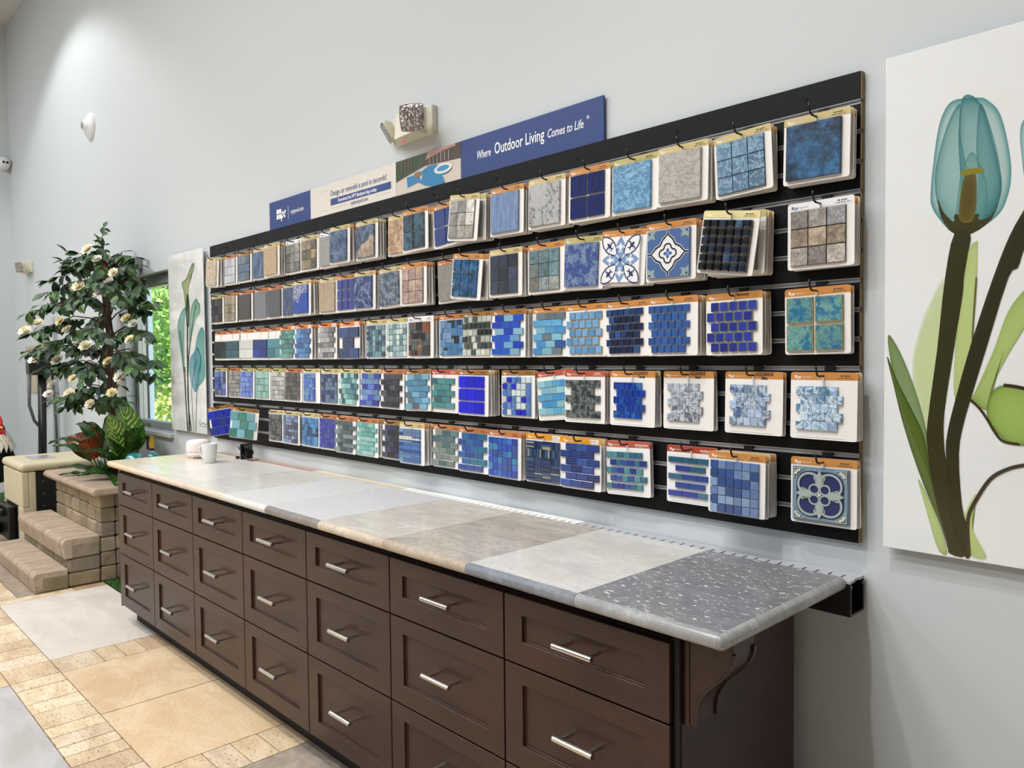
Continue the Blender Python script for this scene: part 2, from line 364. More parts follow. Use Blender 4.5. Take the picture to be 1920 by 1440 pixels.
SL = [('charcoal stone slab with white flecks at near end', 0, '#8c8d90', '#6f7174', '#b1b2b2', '#8d8f90'),
      ('whitish grey stone slab beside the charcoal one', 1, '#dcdad5', '#c2c1bd', '#8f959d', '#6c737c'),
      ('taupe brown-grey stone slab', 1, '#c6beb4', '#9f968b', '#c0b4a3', '#9c8f7e'),
      ('light beige-grey stone slab', 1, '#d4cdc5', '#b9b1a6', '#cfc3b2', '#b0a28f'),
      ('pale blue-grey speckled stone slab', 2, '#d3d2d3', '#bcbcbe', '#8d8884', '#77726f'),
      ('pale grey speckled stone slab', 2, '#d6d6d6', '#c3c3c4', '#d9d8d3', '#c4c3bf'),
      ('streaked cream and grey stone slab', 3, '#dedbd4', '#c9c7c0', '#ddd2c3', '#c9b9a8'),
      ('whitish streaked marble slab', 3, '#e5e1db', '#d1cfca', '#ddd0c0', '#cbb9a8'),
      ('white marble slab', 3, '#e8e4de', '#d9d4cc', '#e0d2bf', '#cfbda6'),
      ('cream stone slab at far end', 3, '#e6dccb', '#ddd0b9', '#e2d2b4', '#d4c09c')]
wt = thing('worktop', 'long stone sample worktop of mixed marble slabs over dark drawer cabinets', 'worktop', (-1.97, -.4, .895))
BX0, TZ, SB, SF = -3.965, .932, .897, -.67
RB = (TZ - SB) / 2
for i, (lab, k, c1, c2, e1, e2) in enumerate(SL):
    x1 = -.4 * i if i else -.0145; x0 = -.4 * (i + 1) if i < 9 else BX0 + RB
    mb = MB(); mb.box((x0 + .0006, SF, SB), (x1 - .0006, -.1, TZ), lin(c1), lin(c2))
    o = mb.build('stone_slab', TM[k], wt); o.location = -Vector(wt.location); o['label'] = lab
    mb = MB(); n = 10; pr = [(SF - RB * math.sin(PI * j / n), SB + RB - RB * math.cos(PI * j / n)) for j in range(n + 1)]
    xa = BX0 + .012 if i == 9 else x0 + .0006
    vs = [(x, y, z) for x in (xa, x1 - .0006) for y, z in pr]
    mb.add(vs, [(j, j + 1, n + 2 + j, n + 1 + j) for j in range(n)] + [tuple(range(n + 1)), tuple(range(2 * n + 1, n, -1))], lin(e1), lin(e2))
    e = mb.build('bullnose_edge', TM[min(k, 1) if k else 1], o, smooth=False)
    if i == 0 or i == 9:
        mb = MB(); sx = 1 if i == 0 else -1; cx = x1 if i == 0 else x0
        vs = []
        for y in (SF, -.1): vs += [(cx + sx * RB * math.sin(PI * j / n), y, SB + RB - RB * math.cos(PI * j / n)) for j in range(n + 1)]
        # rounded corner
        vs2 = []
        q = 6
        for a in range(q + 1):
            t = PI / 2 * a / q
            vs2 += [(cx + sx * RB * math.sin(PI * j / n) * math.cos(t), SF - RB * math.sin(PI * j / n) * math.sin(t), SB + RB - RB * math.cos(PI * j / n)) for j in range(n + 1)]
        mb.add(vs, [(j, j + 1, n + 2 + j, n + 1 + j) for j in range(n)] + [tuple(range(n, -1, -1)), tuple(range(n + 1, 2 * n + 2))], lin(e1), lin(e2))
        mb.add(vs2, [(a * (n + 1) + j, a * (n + 1) + j + 1, (a + 1) * (n + 1) + j + 1, (a + 1) * (n + 1) + j) for a in range(q) for j in range(n)], lin(e1), lin(e2))
        mb.build('bullnose_end', TM[1], o)
# slotted drain channels between worktop and wall
def channel(x0, x1, c, label, slotcol, slots=True, deep=True):
    t = thing('slot_drain_channel', label, 'drain channel', ((x0 + x1) / 2, -.05, .83), group='drain channels behind the worktop')
    b = MB(); L = -Vector(t.location)
    b.box((x0, -.094, .83), (x1, -.088, .915)); b.box((x0, -.016, .83), (x1, -.01, .915)); b.box((x0, -.088, .83), (x1, -.016, .836)); b.box((x0, -.097, .906), (x1, -.094, .915)); b.box((x0, -.088, .9), (x1, -.082, .91)); b.box((x0, -.022, .9), (x1, -.016, .91))
    o = b.build('channel_body', BLK, t); o.location = L
    g_ = MB(); cc = lin(c); z0, z1 = .9155, .922; ya, yb = -.096, -.008; s0, s1 = -.068, -.038
    g_.box((x0, ya, z0), (x1, s0, z1), cc); g_.box((x0, s1, z0), (x1, yb, z1), cc)
    n = int((x1 - x0) / .034); st = (x1 - x0) / n
    for i in range(n):
        a = x0 + i * st; w_ = .0062 if slots else 0.001
        g_.box((a + w_ / 2, s0, z0), (a + st - w_ / 2, s1, z1), cc)
    o = g_.build('slotted_grate', PLAIN, t); o.location = L; return t
channel(-.94, .012, '#b4b6bb', 'black drain channel with grey slotted grate at worktop near end', '#222')
channel(-1.975, -.942, '#eeeeea', 'drain channel with white slotted grate behind taupe and beige slabs', '#222')
channel(-2.76, -1.977, '#d8cdb4', 'drain channel with beige slotted grate behind the pale grey slabs', '#222')
channel(-3.95, -2.762, '#b89a86', 'drain channel with pinkish brown grate near the coiled black cable', '#222')

# ------------------------------------------------------------------ seven drawer cabinets
CW = .5334; FY = -.65; CX = [-.151 - CW * i for i in range(7)]
TIERS = [(.688, .868), (.409, .683), (.110, .404)]
def drawer_front(z0, z1, topr):
    mb = MB(); x0, x1 = -CW / 2 + .0025, CW / 2 - .0025; y = 0; rx, rb = .067, .062; d = .009; th = .02; ch = .0015
    X = [x0, x0 + rx, x1 - rx, x1]; Z = [z0, z0 + rb, z1 - topr, z1]
    fr = [(X[0], y, Z[0]), (X[3], y, Z[0]), (X[3], y, Z[3]), (X[0], y, Z[3])]; inn = [(X[1], y, Z[1]), (X[2], y, Z[1]), (X[2], y, Z[2]), (X[1], y, Z[2])]
    rec = [(X[1] + .001, y + d, Z[1] + .0015), (X[2] - .001, y + d, Z[1] + .0015), (X[2] - .001, y + d, Z[2] - .001), (X[1] + .001, y + d, Z[2] - .001)]
    bk = [(a, y + th, c) for a, b, c in fr]
    vs = fr + inn + rec + bk; fs = [(8, 9, 10, 11)]
    for i in range(4):
        j = (i + 1) % 4; fs += [(i, j, 4 + j, 4 + i), (4 + i, 4 + j, 8 + j, 8 + i), (12 + i, 12 + j, j, i)]
    fs.append((15, 14, 13, 12)); mb.add(vs, fs); return mb
def handle_mb():
    mb = MB(); L = .063; mb.tube([(-L, -.034, 0), (L, -.034, 0)], .008, 14)
    for s in (-1, 1): mb.box((s * .046 - .004, -.034, -.004), (s * .046 + .004, .0085, .004))
    return mb
fm = [drawer_front(z0, z1, .048).build('x', WOOD) for z0, z1 in TIERS]; fmesh = [o.data for o in fm]
for o in fm: bpy.data.objects.remove(o)
ho = handle_mb().build('x', NICKEL); hmesh = ho.data; bpy.data.objects.remove(ho)
POS = ['nearest the camera, under the charcoal slab', 'second from the near end', 'third from the near end', 'in the middle of the row', 'third from the far end', 'second from the far end', 'at the far end by the planter']
for i in range(7):
    xc = CX[i] - CW / 2
    t = thing('drawer_cabinet', 'dark brown three-drawer cabinet ' + POS[i], 'cabinet', (xc, FY + .02, 0), group='dark brown drawer cabinets under the worktop')
    mb = MB(); hw = CW / 2; dz = -FY - .02
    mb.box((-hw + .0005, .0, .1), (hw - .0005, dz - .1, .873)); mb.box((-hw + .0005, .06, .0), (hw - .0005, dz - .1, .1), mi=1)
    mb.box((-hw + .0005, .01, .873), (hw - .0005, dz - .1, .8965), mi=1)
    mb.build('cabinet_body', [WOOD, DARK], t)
    for k in range(3):
        d = bpy.data.objects.new('drawer', fmesh[k]); COL.objects.link(d); d.parent = t; d.location = (0, -.02, 0)
        b = d.modifiers.new('bevel', 'BEVEL'); b.width = .0012; b.segments = 1; b.limit_method = 'ANGLE'; b.angle_limit = .8
        h = bpy.data.objects.new('bar_handle', hmesh); COL.objects.link(h); h.parent = d; z0, z1 = TIERS[k]; h.location = (.008, 0, (z0 + z1) / 2 + .01)
    if i == 0:
        mb = MB(); mb.box((hw, .0, .0), (hw + .016, dz - .1, .8965), mi=0); o = mb.build('end_panel', WOOD, t)
        mb = MB(); mb.box((hw + .0002, -.006, .0), (hw + .014, -.0002, .88)); mb.build('filler_strip', DARK, t)
    if i == 6:
        mb = MB(); mb.box((-hw - .014, -.018, .1), (-hw, dz - .1, .873)); mb.build('end_panel', WOOD, t)
# corbel under the overhang
def corbel():
    t = thing('corbel', 'dark brown S-curved corbel under the worktop near end', 'corbel bracket', (-.135 + .0005, -.575, .69))
    P0 = -.135 + .001; prof = [(0, .205), (.118, .205), (.118, .182), (.116, .165), (.108, .145), (.092, .125), (.07, .103), (.05, .082), (.036, .06), (.028, .038), (.026, .018), (.026, .0), (.0, -.006)]
    mb = MB(); mb.prism([(x + .0005, z) for x, z in prof], -.046, .046); mb.build('corbel_body', WOOD, t, bevel=.003)
    for s0, s1 in ((-.046, -.036), (.036, .046)):
        mb = MB()
        for a, b in zip(prof[2:11], prof[3:12]):
            (x0, z0), (x1, z1) = a, b; mb.add([(x0, s0, z0), (x1, s0, z1), (x1 + .006, s0, z1), (x0 + .006, s0, z0), (x0, s1, z0), (x1, s1, z1), (x1 + .006, s1, z1), (x0 + .006, s1, z0)], [(0, 1, 2, 3), (7, 6, 5, 4), (3, 2, 6, 7), (0, 3, 7, 4), (1, 5, 6, 2)])
        mb.build('raised_edge', WOOD, t)
    mb = MB(); mb.box((.001, -.0485, -.005), (.014, -.0455, .2)); mb.build('back_plate', WOOD, t)
corbel()
# ------------------------------------------------------------------ slat wall panels
PT, GP = 2.225, .0762
def slatpanel(x0, x1, label, right_edge):
    t = thing('slatwall_panel', label, 'slatwall panel', ((x0 + x1) / 2, 0, PT - 1.2192), group='black slatwall sheets on the wall'); L = -Vector(t.location)
    mb = MB(); g = .0062
    mb.box((x0, -.0075, PT - 1.2192), (x1, -.0006, PT))
    for k in range(16):
        zt = PT - k * GP - (g if k else 0); zb = PT - (k + 1) * GP + (g if k < 15 else 0)
        mb.box((x0, -.019, zb), (x1, -.0074, zt)); 
    o = mb.build('slatted_board', BLACKM, t); o.location = L
    for k in range(1, 16):
        zc = PT - k * GP; b = MB()
        b.box((x0 + .001, -.0105, zc - g + .0001), (x1 - .001, -.0076, zc + g - .0001)); b.box((x0 + .001, -.0185, zc - g + .0001), (x1 - .001, -.0105, zc - g + .002)); b.box((x0 + .001, -.0185, zc + g - .002), (x1 - .001, -.0105, zc + g - .0001))
        o = b.build('groove_insert', RAIL, t); o.location = L
    if right_edge:
        b = MB()
        for k in range(16):
            zt = PT - k * GP - (g if k else 0); zb = PT - (k + 1) * GP + (g if k < 15 else 0)
            b.box((x1, -.0175, zb), (x1 + .0025, -.0005, zt)); b.box((x1, -.0075, zb - 2 * g), (x1 + .0025, -.0005, zb)) if k < 15 else None
        o = b.build('raw_board_edge', MDF, t); o.location = L; o['label'] = 'raw brown fibreboard edge'
    for xx in [x0 + .25 + i * .41 for i in range(int((x1 - x0) / .41) + 1)]:
        if xx > x1: break
        b = MB(); b.lathe([(0, 0), (.004, 0), (.004, .0015)], 10, M=Matrix.Rotation(PI / 2, 4, 'X')); o = b.build('screw', BLK, t); o.location = L + Vector((xx, -.0205, PT - .035))
slatpanel(-4.064, -1.6265, 'long black slatwall sheet left of the vertical seam', False)
slatpanel(-1.6255, 0, 'shorter black slatwall sheet with raw brown right edge', True)

# ------------------------------------------------------------------ tile sample boards
OR, KH, OL, CO, BR, WH, RU, YE, CR, PK = '#c98a47', '#cdbb84', '#b9ae70', '#bd7747', '#9c6e36', '#eeeef0', '#a9442a', '#e0991e', '#e8dc9f', '#b55a42'
BW = BH = .178
def P(*a): return a
B = {}
# each: (style, header colour, description, roll degrees, boards behind, extra)
ROW = [[], [], [], [], []]
def s(row, st, hd, desc, tilt=0, n=1, **kw): ROW[row].append((st, hd, desc, tilt, n, kw))
slab = lambda m_, a, b: ('slab', m_, a, b)
grid = lambda nx, ny, m_, pal, **k: ('grid', nx, ny, m_, pal, k)
# top row
s(0, slab('T_VEINF', '#cfc1ad', '#a08f7c'), KH, 'cream veined stone slab board tilted at far left', 5, 3)
s(0, grid(3, 3, 'T_PLAIN', ['#c9ced8', '#c0c6d2', '#d3d6dc'], gc='#6d5f5a'), CO, 'pale silver nine-tile board under a copper header')
s(0, grid(3, 3, 'T_MATTE', ['#5f7186', '#6a7885', '#566a80'], gc='#3a3f48'), BR, 'slate blue nine-tile board under a brown header')
s(0, slab('T_DIAG', '#2d4266', '#6d83a3'), KH, 'navy diagonally streaked slab board')
s(0, slab('T_SPECK', '#c2ad90', '#a48f74'), KH, 'sandy beige speckled slab board', 0, 3)
s(0, grid(3, 3, 'T_MATTE', ['#85837e', '#93908a', '#797a76', '#a09c92'], gc='#33332f'), WH, 'grey rough stone nine-tile board under a white header')
s(0, grid(3, 3, 'T_MATTE', ['#8b7c68', '#9a8160', '#7f7a6c', '#75705f'], gc='#3a332c'), KH, 'brown mottled slate nine-tile board')
s(0, slab('T_SPECK', '#a09f9c', '#8a8b8a'), WH, 'plain mid-grey slab board under a white header')
s(0, slab('T_BIG', '#303f58', '#667c99'), KH, 'cloudy steel blue slab board beside a plain grey one', 0, 4)
s(0, ('diagsplit', '#323d4e', '#8f7b6a'), KH, 'dark blue slab board with brown rock corner', 0, 3)
s(0, slab('T_BIG', '#bda284', '#9b7f66'), KH, 'tan travertine slab board partly covered by its neighbour')
s(0, grid(2, 2, 'T_BLOT', ['#1d5a73', '#24647e', '#1f4d66'], c2='#161d26', gap=.004, rust=1), OR, 'dark teal four-tile board with rust specks', 0, 2, up=1)
s(0, grid(2, 2, 'T_PLAIN', ['#24397c', '#26408a'], gap=.007), OR, 'flat cobalt four-tile board with wide white joints', -4, 2)
s(0, grid(3, 3, 'T_MATTE', ['#b4b0aa', '#bfb9b3', '#a9aaa6', '#c2bcb8'], gc='#5c5a55'), KH, 'pale grey-beige nine-tile board tilted left', 6, 4, up=1)
s(0, slab('T_STREAK', '#5f78a3', '#8095b8'), OR, 'denim blue vertically grained slab board', 0, 3)
s(0, slab('T_VEIN', '#b6b8ba', '#4e5154'), KH, 'white marble slab board with bold dark veins', 0, 3)
s(0, grid(2, 2, 'T_GLASS', ['#12184e', '#161e5a', '#101648'], c2='#1a2f78', gap=.0055), OR, 'very dark navy glossy four-tile board', 0, 3)
s(0, slab('T_VEINF', '#5585ae', '#8fbfdb'), OL, 'sky blue marbled slab board', 0, 2)
s(0, slab('T_VEINF', '#b8b5b0', '#918e8a'), KH, 'light warm grey slab board with thin grey veins', 0, 3)
s(0, grid(3, 3, 'T_VEINF', ['#587c9e', '#4f7497', '#5f85a8', '#527492'], c2='#93b6cf', gc='#2f3d4a', gap=.0025), KH, 'slate blue nine-tile board with dark joints', -3, 2)
s(0, slab('T_BIG', '#14293f', '#2f628f', ), KH, 'large deep blue and black marbled slab board near the right end', 0, 2)
# second row
s(1, grid(3, 3, 'T_MATTE', ['#3d3d46', '#45403f', '#35364a', '#4a4644'], gc='#1c1c20'), OL, 'nearly black slate nine-tile board at far left')
s(1, grid(3, 3, 'T_MATTE', ['#9a8e76', '#8a8272', '#7f8390', '#a59a80'], gc='#4f483c'), CO, 'grey and gold slate nine-tile board')
s(1, slab('T_PLAIN', '#38342f', '#403b35'), CO, 'plain dark brown slab board')
s(1, slab('T_PLAIN', '#6d7077', '#757880'), CO, 'plain medium grey slab board')
s(1, slab('T_PLAIN', '#47494b', '#4e5052'), CO, 'plain charcoal slab board')
s(1, slab('T_SPECK', '#232f4c', '#66748f'), OL, 'navy slab board with fine grey speckle')
s(1, ('splitz', '#24419a', '#aeb2bf'), KH, 'cobalt slab board with white speckled top', 0, 3)
s(1, slab('T_STREAK', '#b9a88f', '#978671'), KH, 'beige grained slab board in the middle left')
s(1, grid(3, 3, 'T_GLASS', ['#1c2f9a', '#2238a8', '#1a2c8c'], c2='#14226a', gap=.005), OR, 'bright cobalt nine-tile board with white joints')
s(1, slab('T_VEIN', '#1f3160', '#8fa0c4'), KH, 'navy slab board with a forked white vein', 0, 2)
s(1, slab('T_BLOT', '#3c4a63', '#7f8890'), KH, 'blue, grey and black rocky slab board', -2, 2)
s(1, grid(3, 3, 'T_MATTE', ['#8a8482', '#957f78', '#7e8185', '#a38a7c'], gc='#4b4543'), OR, 'grey and pink slate nine-tile board', 0, 3)
s(1, slab('T_SPECK', '#7d7a72', '#94918a'), CO, 'olive grey slab board half behind a blue one', -3, 1)
s(1, grid(3, 3, 'T_BLOT', ['#2573b0', '#2a6ea3', '#1f67a8', '#2b80bb'], c2='#15384f', gap=.003), OR, 'teal blue mottled nine-tile board tilted left', 6, 3, up=1)
s(1, grid(3, 3, 'T_MATTE', ['#2b3647', '#323d52', '#28303f', '#343f5c'], gc='#8c8878', gap=.0025), KH, 'dark navy slate nine-tile board with pale joints', 0, 3)
s(1, grid(3, 3, 'T_MATTE', ['#7c8a8c', '#6f9099', '#8a8e88', '#78a0aa'], gc='#4e5552'), OR, 'grey-green and aqua nine-tile board', 0, 2)
s(1, slab('T_BLOT', '#3b4f8c', '#7489a8'), OL, 'cloudy denim blue slab board beside the patterned tiles', 2, 2)
s(1, ('fleur',), OR, 'white tile board with blue flower and fleur-de-lis', 3, 3)
s(1, ('quatre',), OR, 'blue tile board with dark quatrefoil outline', 0, 4)
s(1, ('grid', 6, 6, 'T_GLASS', ['#16202e', '#1d2a3f', '#222426', '#2c3e5c', '#1a1c1f', '#4c6f96'], dict(gap=.0028, th=.012, rx0=.05, rx1=.9, rz0=.05, rz1=.85, c2='#0b0d12', ch=.004)), CR, 'black iridescent thirty-six-tile board strongly tilted', 8, 4, up=1)
s(1, grid(3, 3, 'T_MATTE', ['#96908a', '#9c958c', '#a8987f', '#8c8d91'], gc='#3a302e', gap=.003), WH, 'grey-brown stone nine-tile board under a white header', 0, 2, navy=1)
# third row
def ptr(c, a): return ('portrait', c, a)
s(2, ptr(['#23282b', '#2b3033'], 1), CO, 'black square-tile board with blank white top at far left')
s(2, ptr(['#2f5362', '#35606c'], 1), CO, 'dark teal square-tile board with blank white top')
s(2, ptr(['#d9dddb', '#cfd4d1'], 1), CO, 'white square-tile board with blank white top')
s(2, ptr(['#2a3f80', '#33408f'], 1), CO, 'royal blue square-tile board with blank white top')
s(2, ptr(['#3c7480', '#42808a'], 1), CO, 'light teal square-tile board with blank white top')
def br(nc, nr, m_, pal, **k): return ('brick', nc, nr, m_, pal, k)
s(2, br(3, 6, 'T_GLASS', ['#3b7d78', '#4b928a', '#336e6c', '#5aa39a']), '#e07a2e', 'sea green glass brick board with white sticker', 0, 2, stk=1)
s(2, br(3, 6, 'T_GLASS', ['#2a63a6', '#3a83c2', '#2455a0', '#4d9bcb']), '#e07a2e', 'bright blue glass brick board with white sticker', 0, 3, stk=1)
s(2, br(3, 6, 'T_MATTE', ['#8b8b90', '#a9a9ab', '#77777c', '#b5b4b2']), '#e07a2e', 'silver grey marble brick board', 0, 2, stk=1)
s(2, ('bigbrick', ['#1d376e', '#224080', '#1b2f5f']), '#e07a2e', 'navy board of few large glass tiles', 0, 2, stk=1)
s(2, ('grid', 6, 6, 'T_GLASS', ['#3f6f85', '#6b9cab', '#24465e', '#8bb6bd', '#2b5777'], dict(gap=.002, gz=.0045, rx0=.06, rx1=.88, rz0=.05, rz1=.86)), KH, 'teal and navy small vertical tile board')
s(2, ('grid', 6, 6, 'T_GLASS', ['#9cc3c6', '#bcd5d4', '#7ba5ab', '#cfdfdb', '#5d8790'], dict(gap=.002, gz=.0045, rx0=.05, rx1=.88, rz0=.05, rz1=.86)), KH, 'pale aqua small vertical tile board')
s(2, ('rand', 'T_MATTE', ['#4a4e54', '#55595e', '#3a3c3f', '#9a6236', '#26262a', '#7c4a3a', '#5a6360'], dict(rx1=.88)), WH, 'charcoal mixed-size mosaic board with copper pieces', 0, 2, navy=1)
s(2, ('rand', 'T_GLASS', ['#3b78ad', '#5c88b3', '#2d66a5', '#1e2730', '#6f95bd', '#3f8ac0'], dict(rx1=.9)), CO, 'blue mixed-size mosaic board with black pieces')
s(2, ('grid', 6, 6, 'T_GLASS', ['#3c4645', '#cfd6cc', '#545e5a', '#dfe4da', '#bcc6bb', '#2f3837'], dict(gap=.003, gz=.004, rx0=.03, rx1=.93, rz0=.05, rz1=.9, stag=1)), BR, 'black and white chequered mosaic board', 0, 2)
s(2, br(3, 6, 'T_GLASS', ['#1b45c0', '#2450cf', '#6aa9dc', '#86bfe0', '#1f5cc4'], rx0=.02, rx1=.95), BR, 'cobalt and sky blue glass brick board', 0, 3)
s(2, br(3, 6, 'T_GLASS', ['#3f93d1', '#58aee0', '#7cc1d8', '#2b5aa6', '#72808c'], rx0=.05, rx1=.92), OR, 'sky blue sliding glass strip board')
s(2, ('round', 5, 5, ['#5b9fd6', '#6aabde', '#4f93cd'], '#b6a993'), OR, 'sky blue rounded-square mosaic board with tan edges')
s(2, ('round', 6, 6, ['#1c2f57', '#223b6a', '#192847', '#2b4f86'], None), OR, 'dark navy staggered-square mosaic board', -1, 2)
s(2, ('round', 6, 6, ['#2c5da6', '#2a58a0', '#2f62ac'], None), OR, 'medium blue staggered-square mosaic board', 0, 4)
s(2, ('round', 5, 5, ['#27349b', '#2c3aa6', '#232f8e'], '#8f9a86'), OR, 'cobalt rounded-square mosaic board with handwritten header', 0, 3, hand=('Harmony', ''))
s(2, ('grid', 2, 2, 'T_BLOT', ['#6aa8a4', '#66a39f'], dict(gap=.006, c2='#2b6f96', rx0=.04, rx1=.9, rz0=.05, rz1=.86, gc=None, rim='#8f8a5e')), OR, 'large aqua green mottled four-tile board', -1, 1)
# fourth row
def gr(nx, ny, pal, **k): k = dict(dict(gap=.0016, gz=.003, rx0=.03, rx1=.9, rz0=.06, rz1=.88), **k); return ('grid', nx, ny, 'T_GLASS', pal, k)
s(3, gr(5, 4, ['#3b58b8', '#5674c8', '#26336e', '#6d88cf']), OL, 'periwinkle and navy tall-tile board at far left')
s(3, gr(6, 6, ['#8f8d89', '#a3a09a', '#75736f', '#8a8784']), CO, 'taupe grey small-tile board')
s(3, gr(8, 5, ['#4a6fd6', '#5f82de', '#3a5cc6', '#7d9be6']), OL, 'bright periwinkle thin-tile board')
s(3, gr(5, 4, ['#7ab3a6', '#8cc4b6', '#6aa297', '#9ed0c3']), OL, 'seafoam green tall-tile board')
s(3, gr(6, 6, ['#c6c5c3', '#b0aeac', '#d4d3d1', '#a09e9c'], gap=.002), OL, 'white and pale grey small-tile board')
s(3, gr(6, 6, ['#57504b', '#463f3b', '#655e57', '#3a3533']), CO, 'dark brown small-tile board')
s(3, ('rand', 'T_GLASS', ['#3f74c6', '#4f86cf', '#2b53b8', '#5f93c0', '#3d7fb0'], dict(rx0=.1, rx1=.75)), KH, 'azure mixed-size mosaic board with wide white right margin')
s(3, ('patch', ['#2a3f78', '#2c2a63', '#5a7a96', '#3a4e7c', '#4b6480']), KH, 'purple and steel blue iridescent patch board')
s(3, br(5, 6, 'T_GLASS', ['#3a7f87', '#82c0c0', '#245662', '#9fd2cf', '#4f969b'], rx0=.03, rx1=.95), KH, 'teal and aqua small brick board')
s(3, br(3, 6, 'T_GLASS', ['#2b48c8', '#4f74cf', '#7399cf', '#1f2f9a', '#5f8ab8'], rx0=.02, rx1=.98), KH, 'cobalt, blue and steel glass brick board')
s(3, br(3, 6, 'T_MATTE', ['#3c4048', '#474b53', '#2e3138', '#50545b'], rag=1), CO, 'charcoal brick board with ragged edges', 0, 2)
s(3, br(3, 6, 'T_GLASS', ['#4a8fb5', '#4f6f85', '#6cb3d1', '#5a5f6a', '#3f7f9f'], rx0=.02, rx1=.97), BR, 'aqua and brownish glass strip board', -2, 2)
s(3, br(3, 5, 'T_GLASS', ['#2f7480', '#3f8f90', '#2a6070', '#48979c'], rag=1, rx0=.0, rx1=.9, rz0=.1, rz1=.8), PK, 'teal watery strip board under a brick red header', 0, 1)
s(3, ('grid', 3, 3, 'T_PLAIN', ['#1414e0', '#1a18d8', '#1212ea'], dict(gap=.001, gz=.006, rx0=.05, rx1=.88, rz0=.05, rz1=.86, coat=1)), BR, 'vivid ultramarine nine-tile board', 0, 4)
s(3, ('grid', 6, 6, 'T_GLASS', ['#1d22c8', '#4a7ed0', '#cfe3e8', '#2b2fd0', '#5c8cd4', '#d9eaea'], dict(gap=.003, gz=.004, rx0=.06, rx1=.9, rz0=.05, rz1=.85)), BR, 'ultramarine, blue and white checked mosaic board')
s(3, br(4, 5, 'T_GLASS', ['#3a9ad4', '#56b0df', '#79c3e0', '#8fcbd9'], rx0=.04, rx1=.98, rz0=.12, rz1=.8), PK, 'turquoise glass strip board tilted beside a black one', -5, 0)
s(3, br(3, 5, 'T_SWIRL', ['#2f3638', '#3a4244', '#343b3d'], rag=1, c2='#79807f', rx0=.04, rx1=.9, rz0=.1, rz1=.82), PK, 'black swirl-patterned strip board', 0, 2)
def aq(pal, c2=None): return ('brick', 5, 5, 'T_SWIRL', pal, dict(rx0=.1, rx1=.8, rz0=.14, rz1=.79, c2=c2, sq=1, gz=.0007))
s(3, aq(['#0f4fc0', '#1a62cc', '#0b43b4', '#2a7cc4', '#1f4fa0'], '#0a2f90'), OR, 'saturated blue swirled square mosaic board with handwriting', 0, 2, hand=('AQUARIUS', 'Candy'))
s(3, aq(['#8a95a6', '#6d7786', '#a3adbd', '#5a6472', '#b8c2d0'], '#cdd5df'), OR, 'steel grey swirled square mosaic board with handwriting', 0, 1, hand=('AQUARIUS', 'Steel'))
s(3, aq(['#6c86a6', '#7a8fa8', '#5577b0', '#8a9db3', '#a9c6e6'], '#c3d6ea'), OR, 'grey-blue swirled square mosaic board with handwriting', 0, 1, hand=('AQUARIUS', 'Mica'))
s(3, aq(['#7fb4e6', '#5b93c8', '#a9d1f2', '#4a8ab4', '#8fb0d4'], '#dcecf7'), OR, 'light sky blue swirled square mosaic board at right end', 0, 2)
# bottom row
s(4, ('grid', 3, 3, 'T_GLASS', ['#2238b8', '#3b4fae', '#2b3f9a', '#1b2fb0'], dict(gap=.0025, gz=.003, rx0=.04, rx1=.96, rz0=.03, rz1=.86, stag=1)), BR, 'cobalt nine-tile board swung out from its hook at far left', -9, 0, yaw=32, yo=-.06)
s(4, ('grid', 3, 3, 'T_GLASS', ['#6fb2b6', '#5f9f94', '#7fc0cf', '#4c8f80'], dict(gap=.0025, gz=.003, rx0=.04, rx1=.9, rz0=.04, rz1=.86, stag=1)), BR, 'seafoam and aqua nine-tile board swung out from its hook', 6, 0, yaw=34, yo=-.06)
s(4, ('rand', 'T_GLASS', ['#3a3e40', '#4b5050', '#2b2d2f', '#5c6360', '#1f2022'], dict(rx1=.88)), KH, 'black and grey mixed-size mosaic board')
s(4, gr(5, 8, ['#5c6f96', '#7890b8', '#3b4356', '#8fa6cc', '#4e5870'], gz=.002), KH, 'grey-blue chequered small-tile board')
s(4, ('rand', 'T_GLASS', ['#1f6fb0', '#2a80bd', '#185f9e', '#123d6a', '#3a8fc4'], dict(rx1=.95)), KH, 'ocean blue mixed-size mosaic board')
s(4, gr(6, 6, ['#1f2fb0', '#2b45b8', '#1a2a9a', '#33489f']), CO, 'deep cobalt small grid board')
s(4, br(3, 7, 'T_GLASS', ['#4d5f66', '#6d7d7f', '#3a474d', '#7f8f8c'], rag=1, rx0=0, rx1=1), CO, 'slate grey-green strip board', 0, 2)
s(4, br(3, 7, 'T_GLASS', ['#6ab3ab', '#82c5bb', '#5aa39d', '#97d1c8'], rag=1, rx0=.02, rx1=.97), CO, 'mint green strip board', 0, 2)
s(4, br(3, 6, 'T_GLASS', ['#1f2342', '#1c1d22', '#2f2a5a', '#3a4258', '#15161a'], rag=1, rx0=.02, rx1=.95), BR, 'black and violet iridescent brick board')
s(4, ('stripes', ['#2f4f8a', '#5d7ba3', '#3f68a4', '#d5d3bd', '#6f93bb', '#2a4379']), KH, 'blue horizontally striped mosaic board', 0, 3)
s(4, br(3, 6, 'T_GLASS', ['#5f7f7f', '#84938b', '#4a6f76', '#7b8a80'], rag=1, rx0=.0, rx1=.95), CO, 'mossy grey-green glass brick board')
s(4, br(3, 6, 'T_GLASS', ['#2a6aa8', '#2b58a8', '#1f7a9a', '#334f9a'], rag=1, rx0=.0, rx1=.96), CO, 'peacock blue glass brick board', 0, 2)
s(4, gr(6, 6, ['#2f5fc6', '#3a72cf', '#2a4fb4', '#3f5fb0', '#3a8fc6'], rz0=.04, rz1=.86, gz=.0016), CO, 'iridescent royal blue thirty-six-tile board', 0, 3)
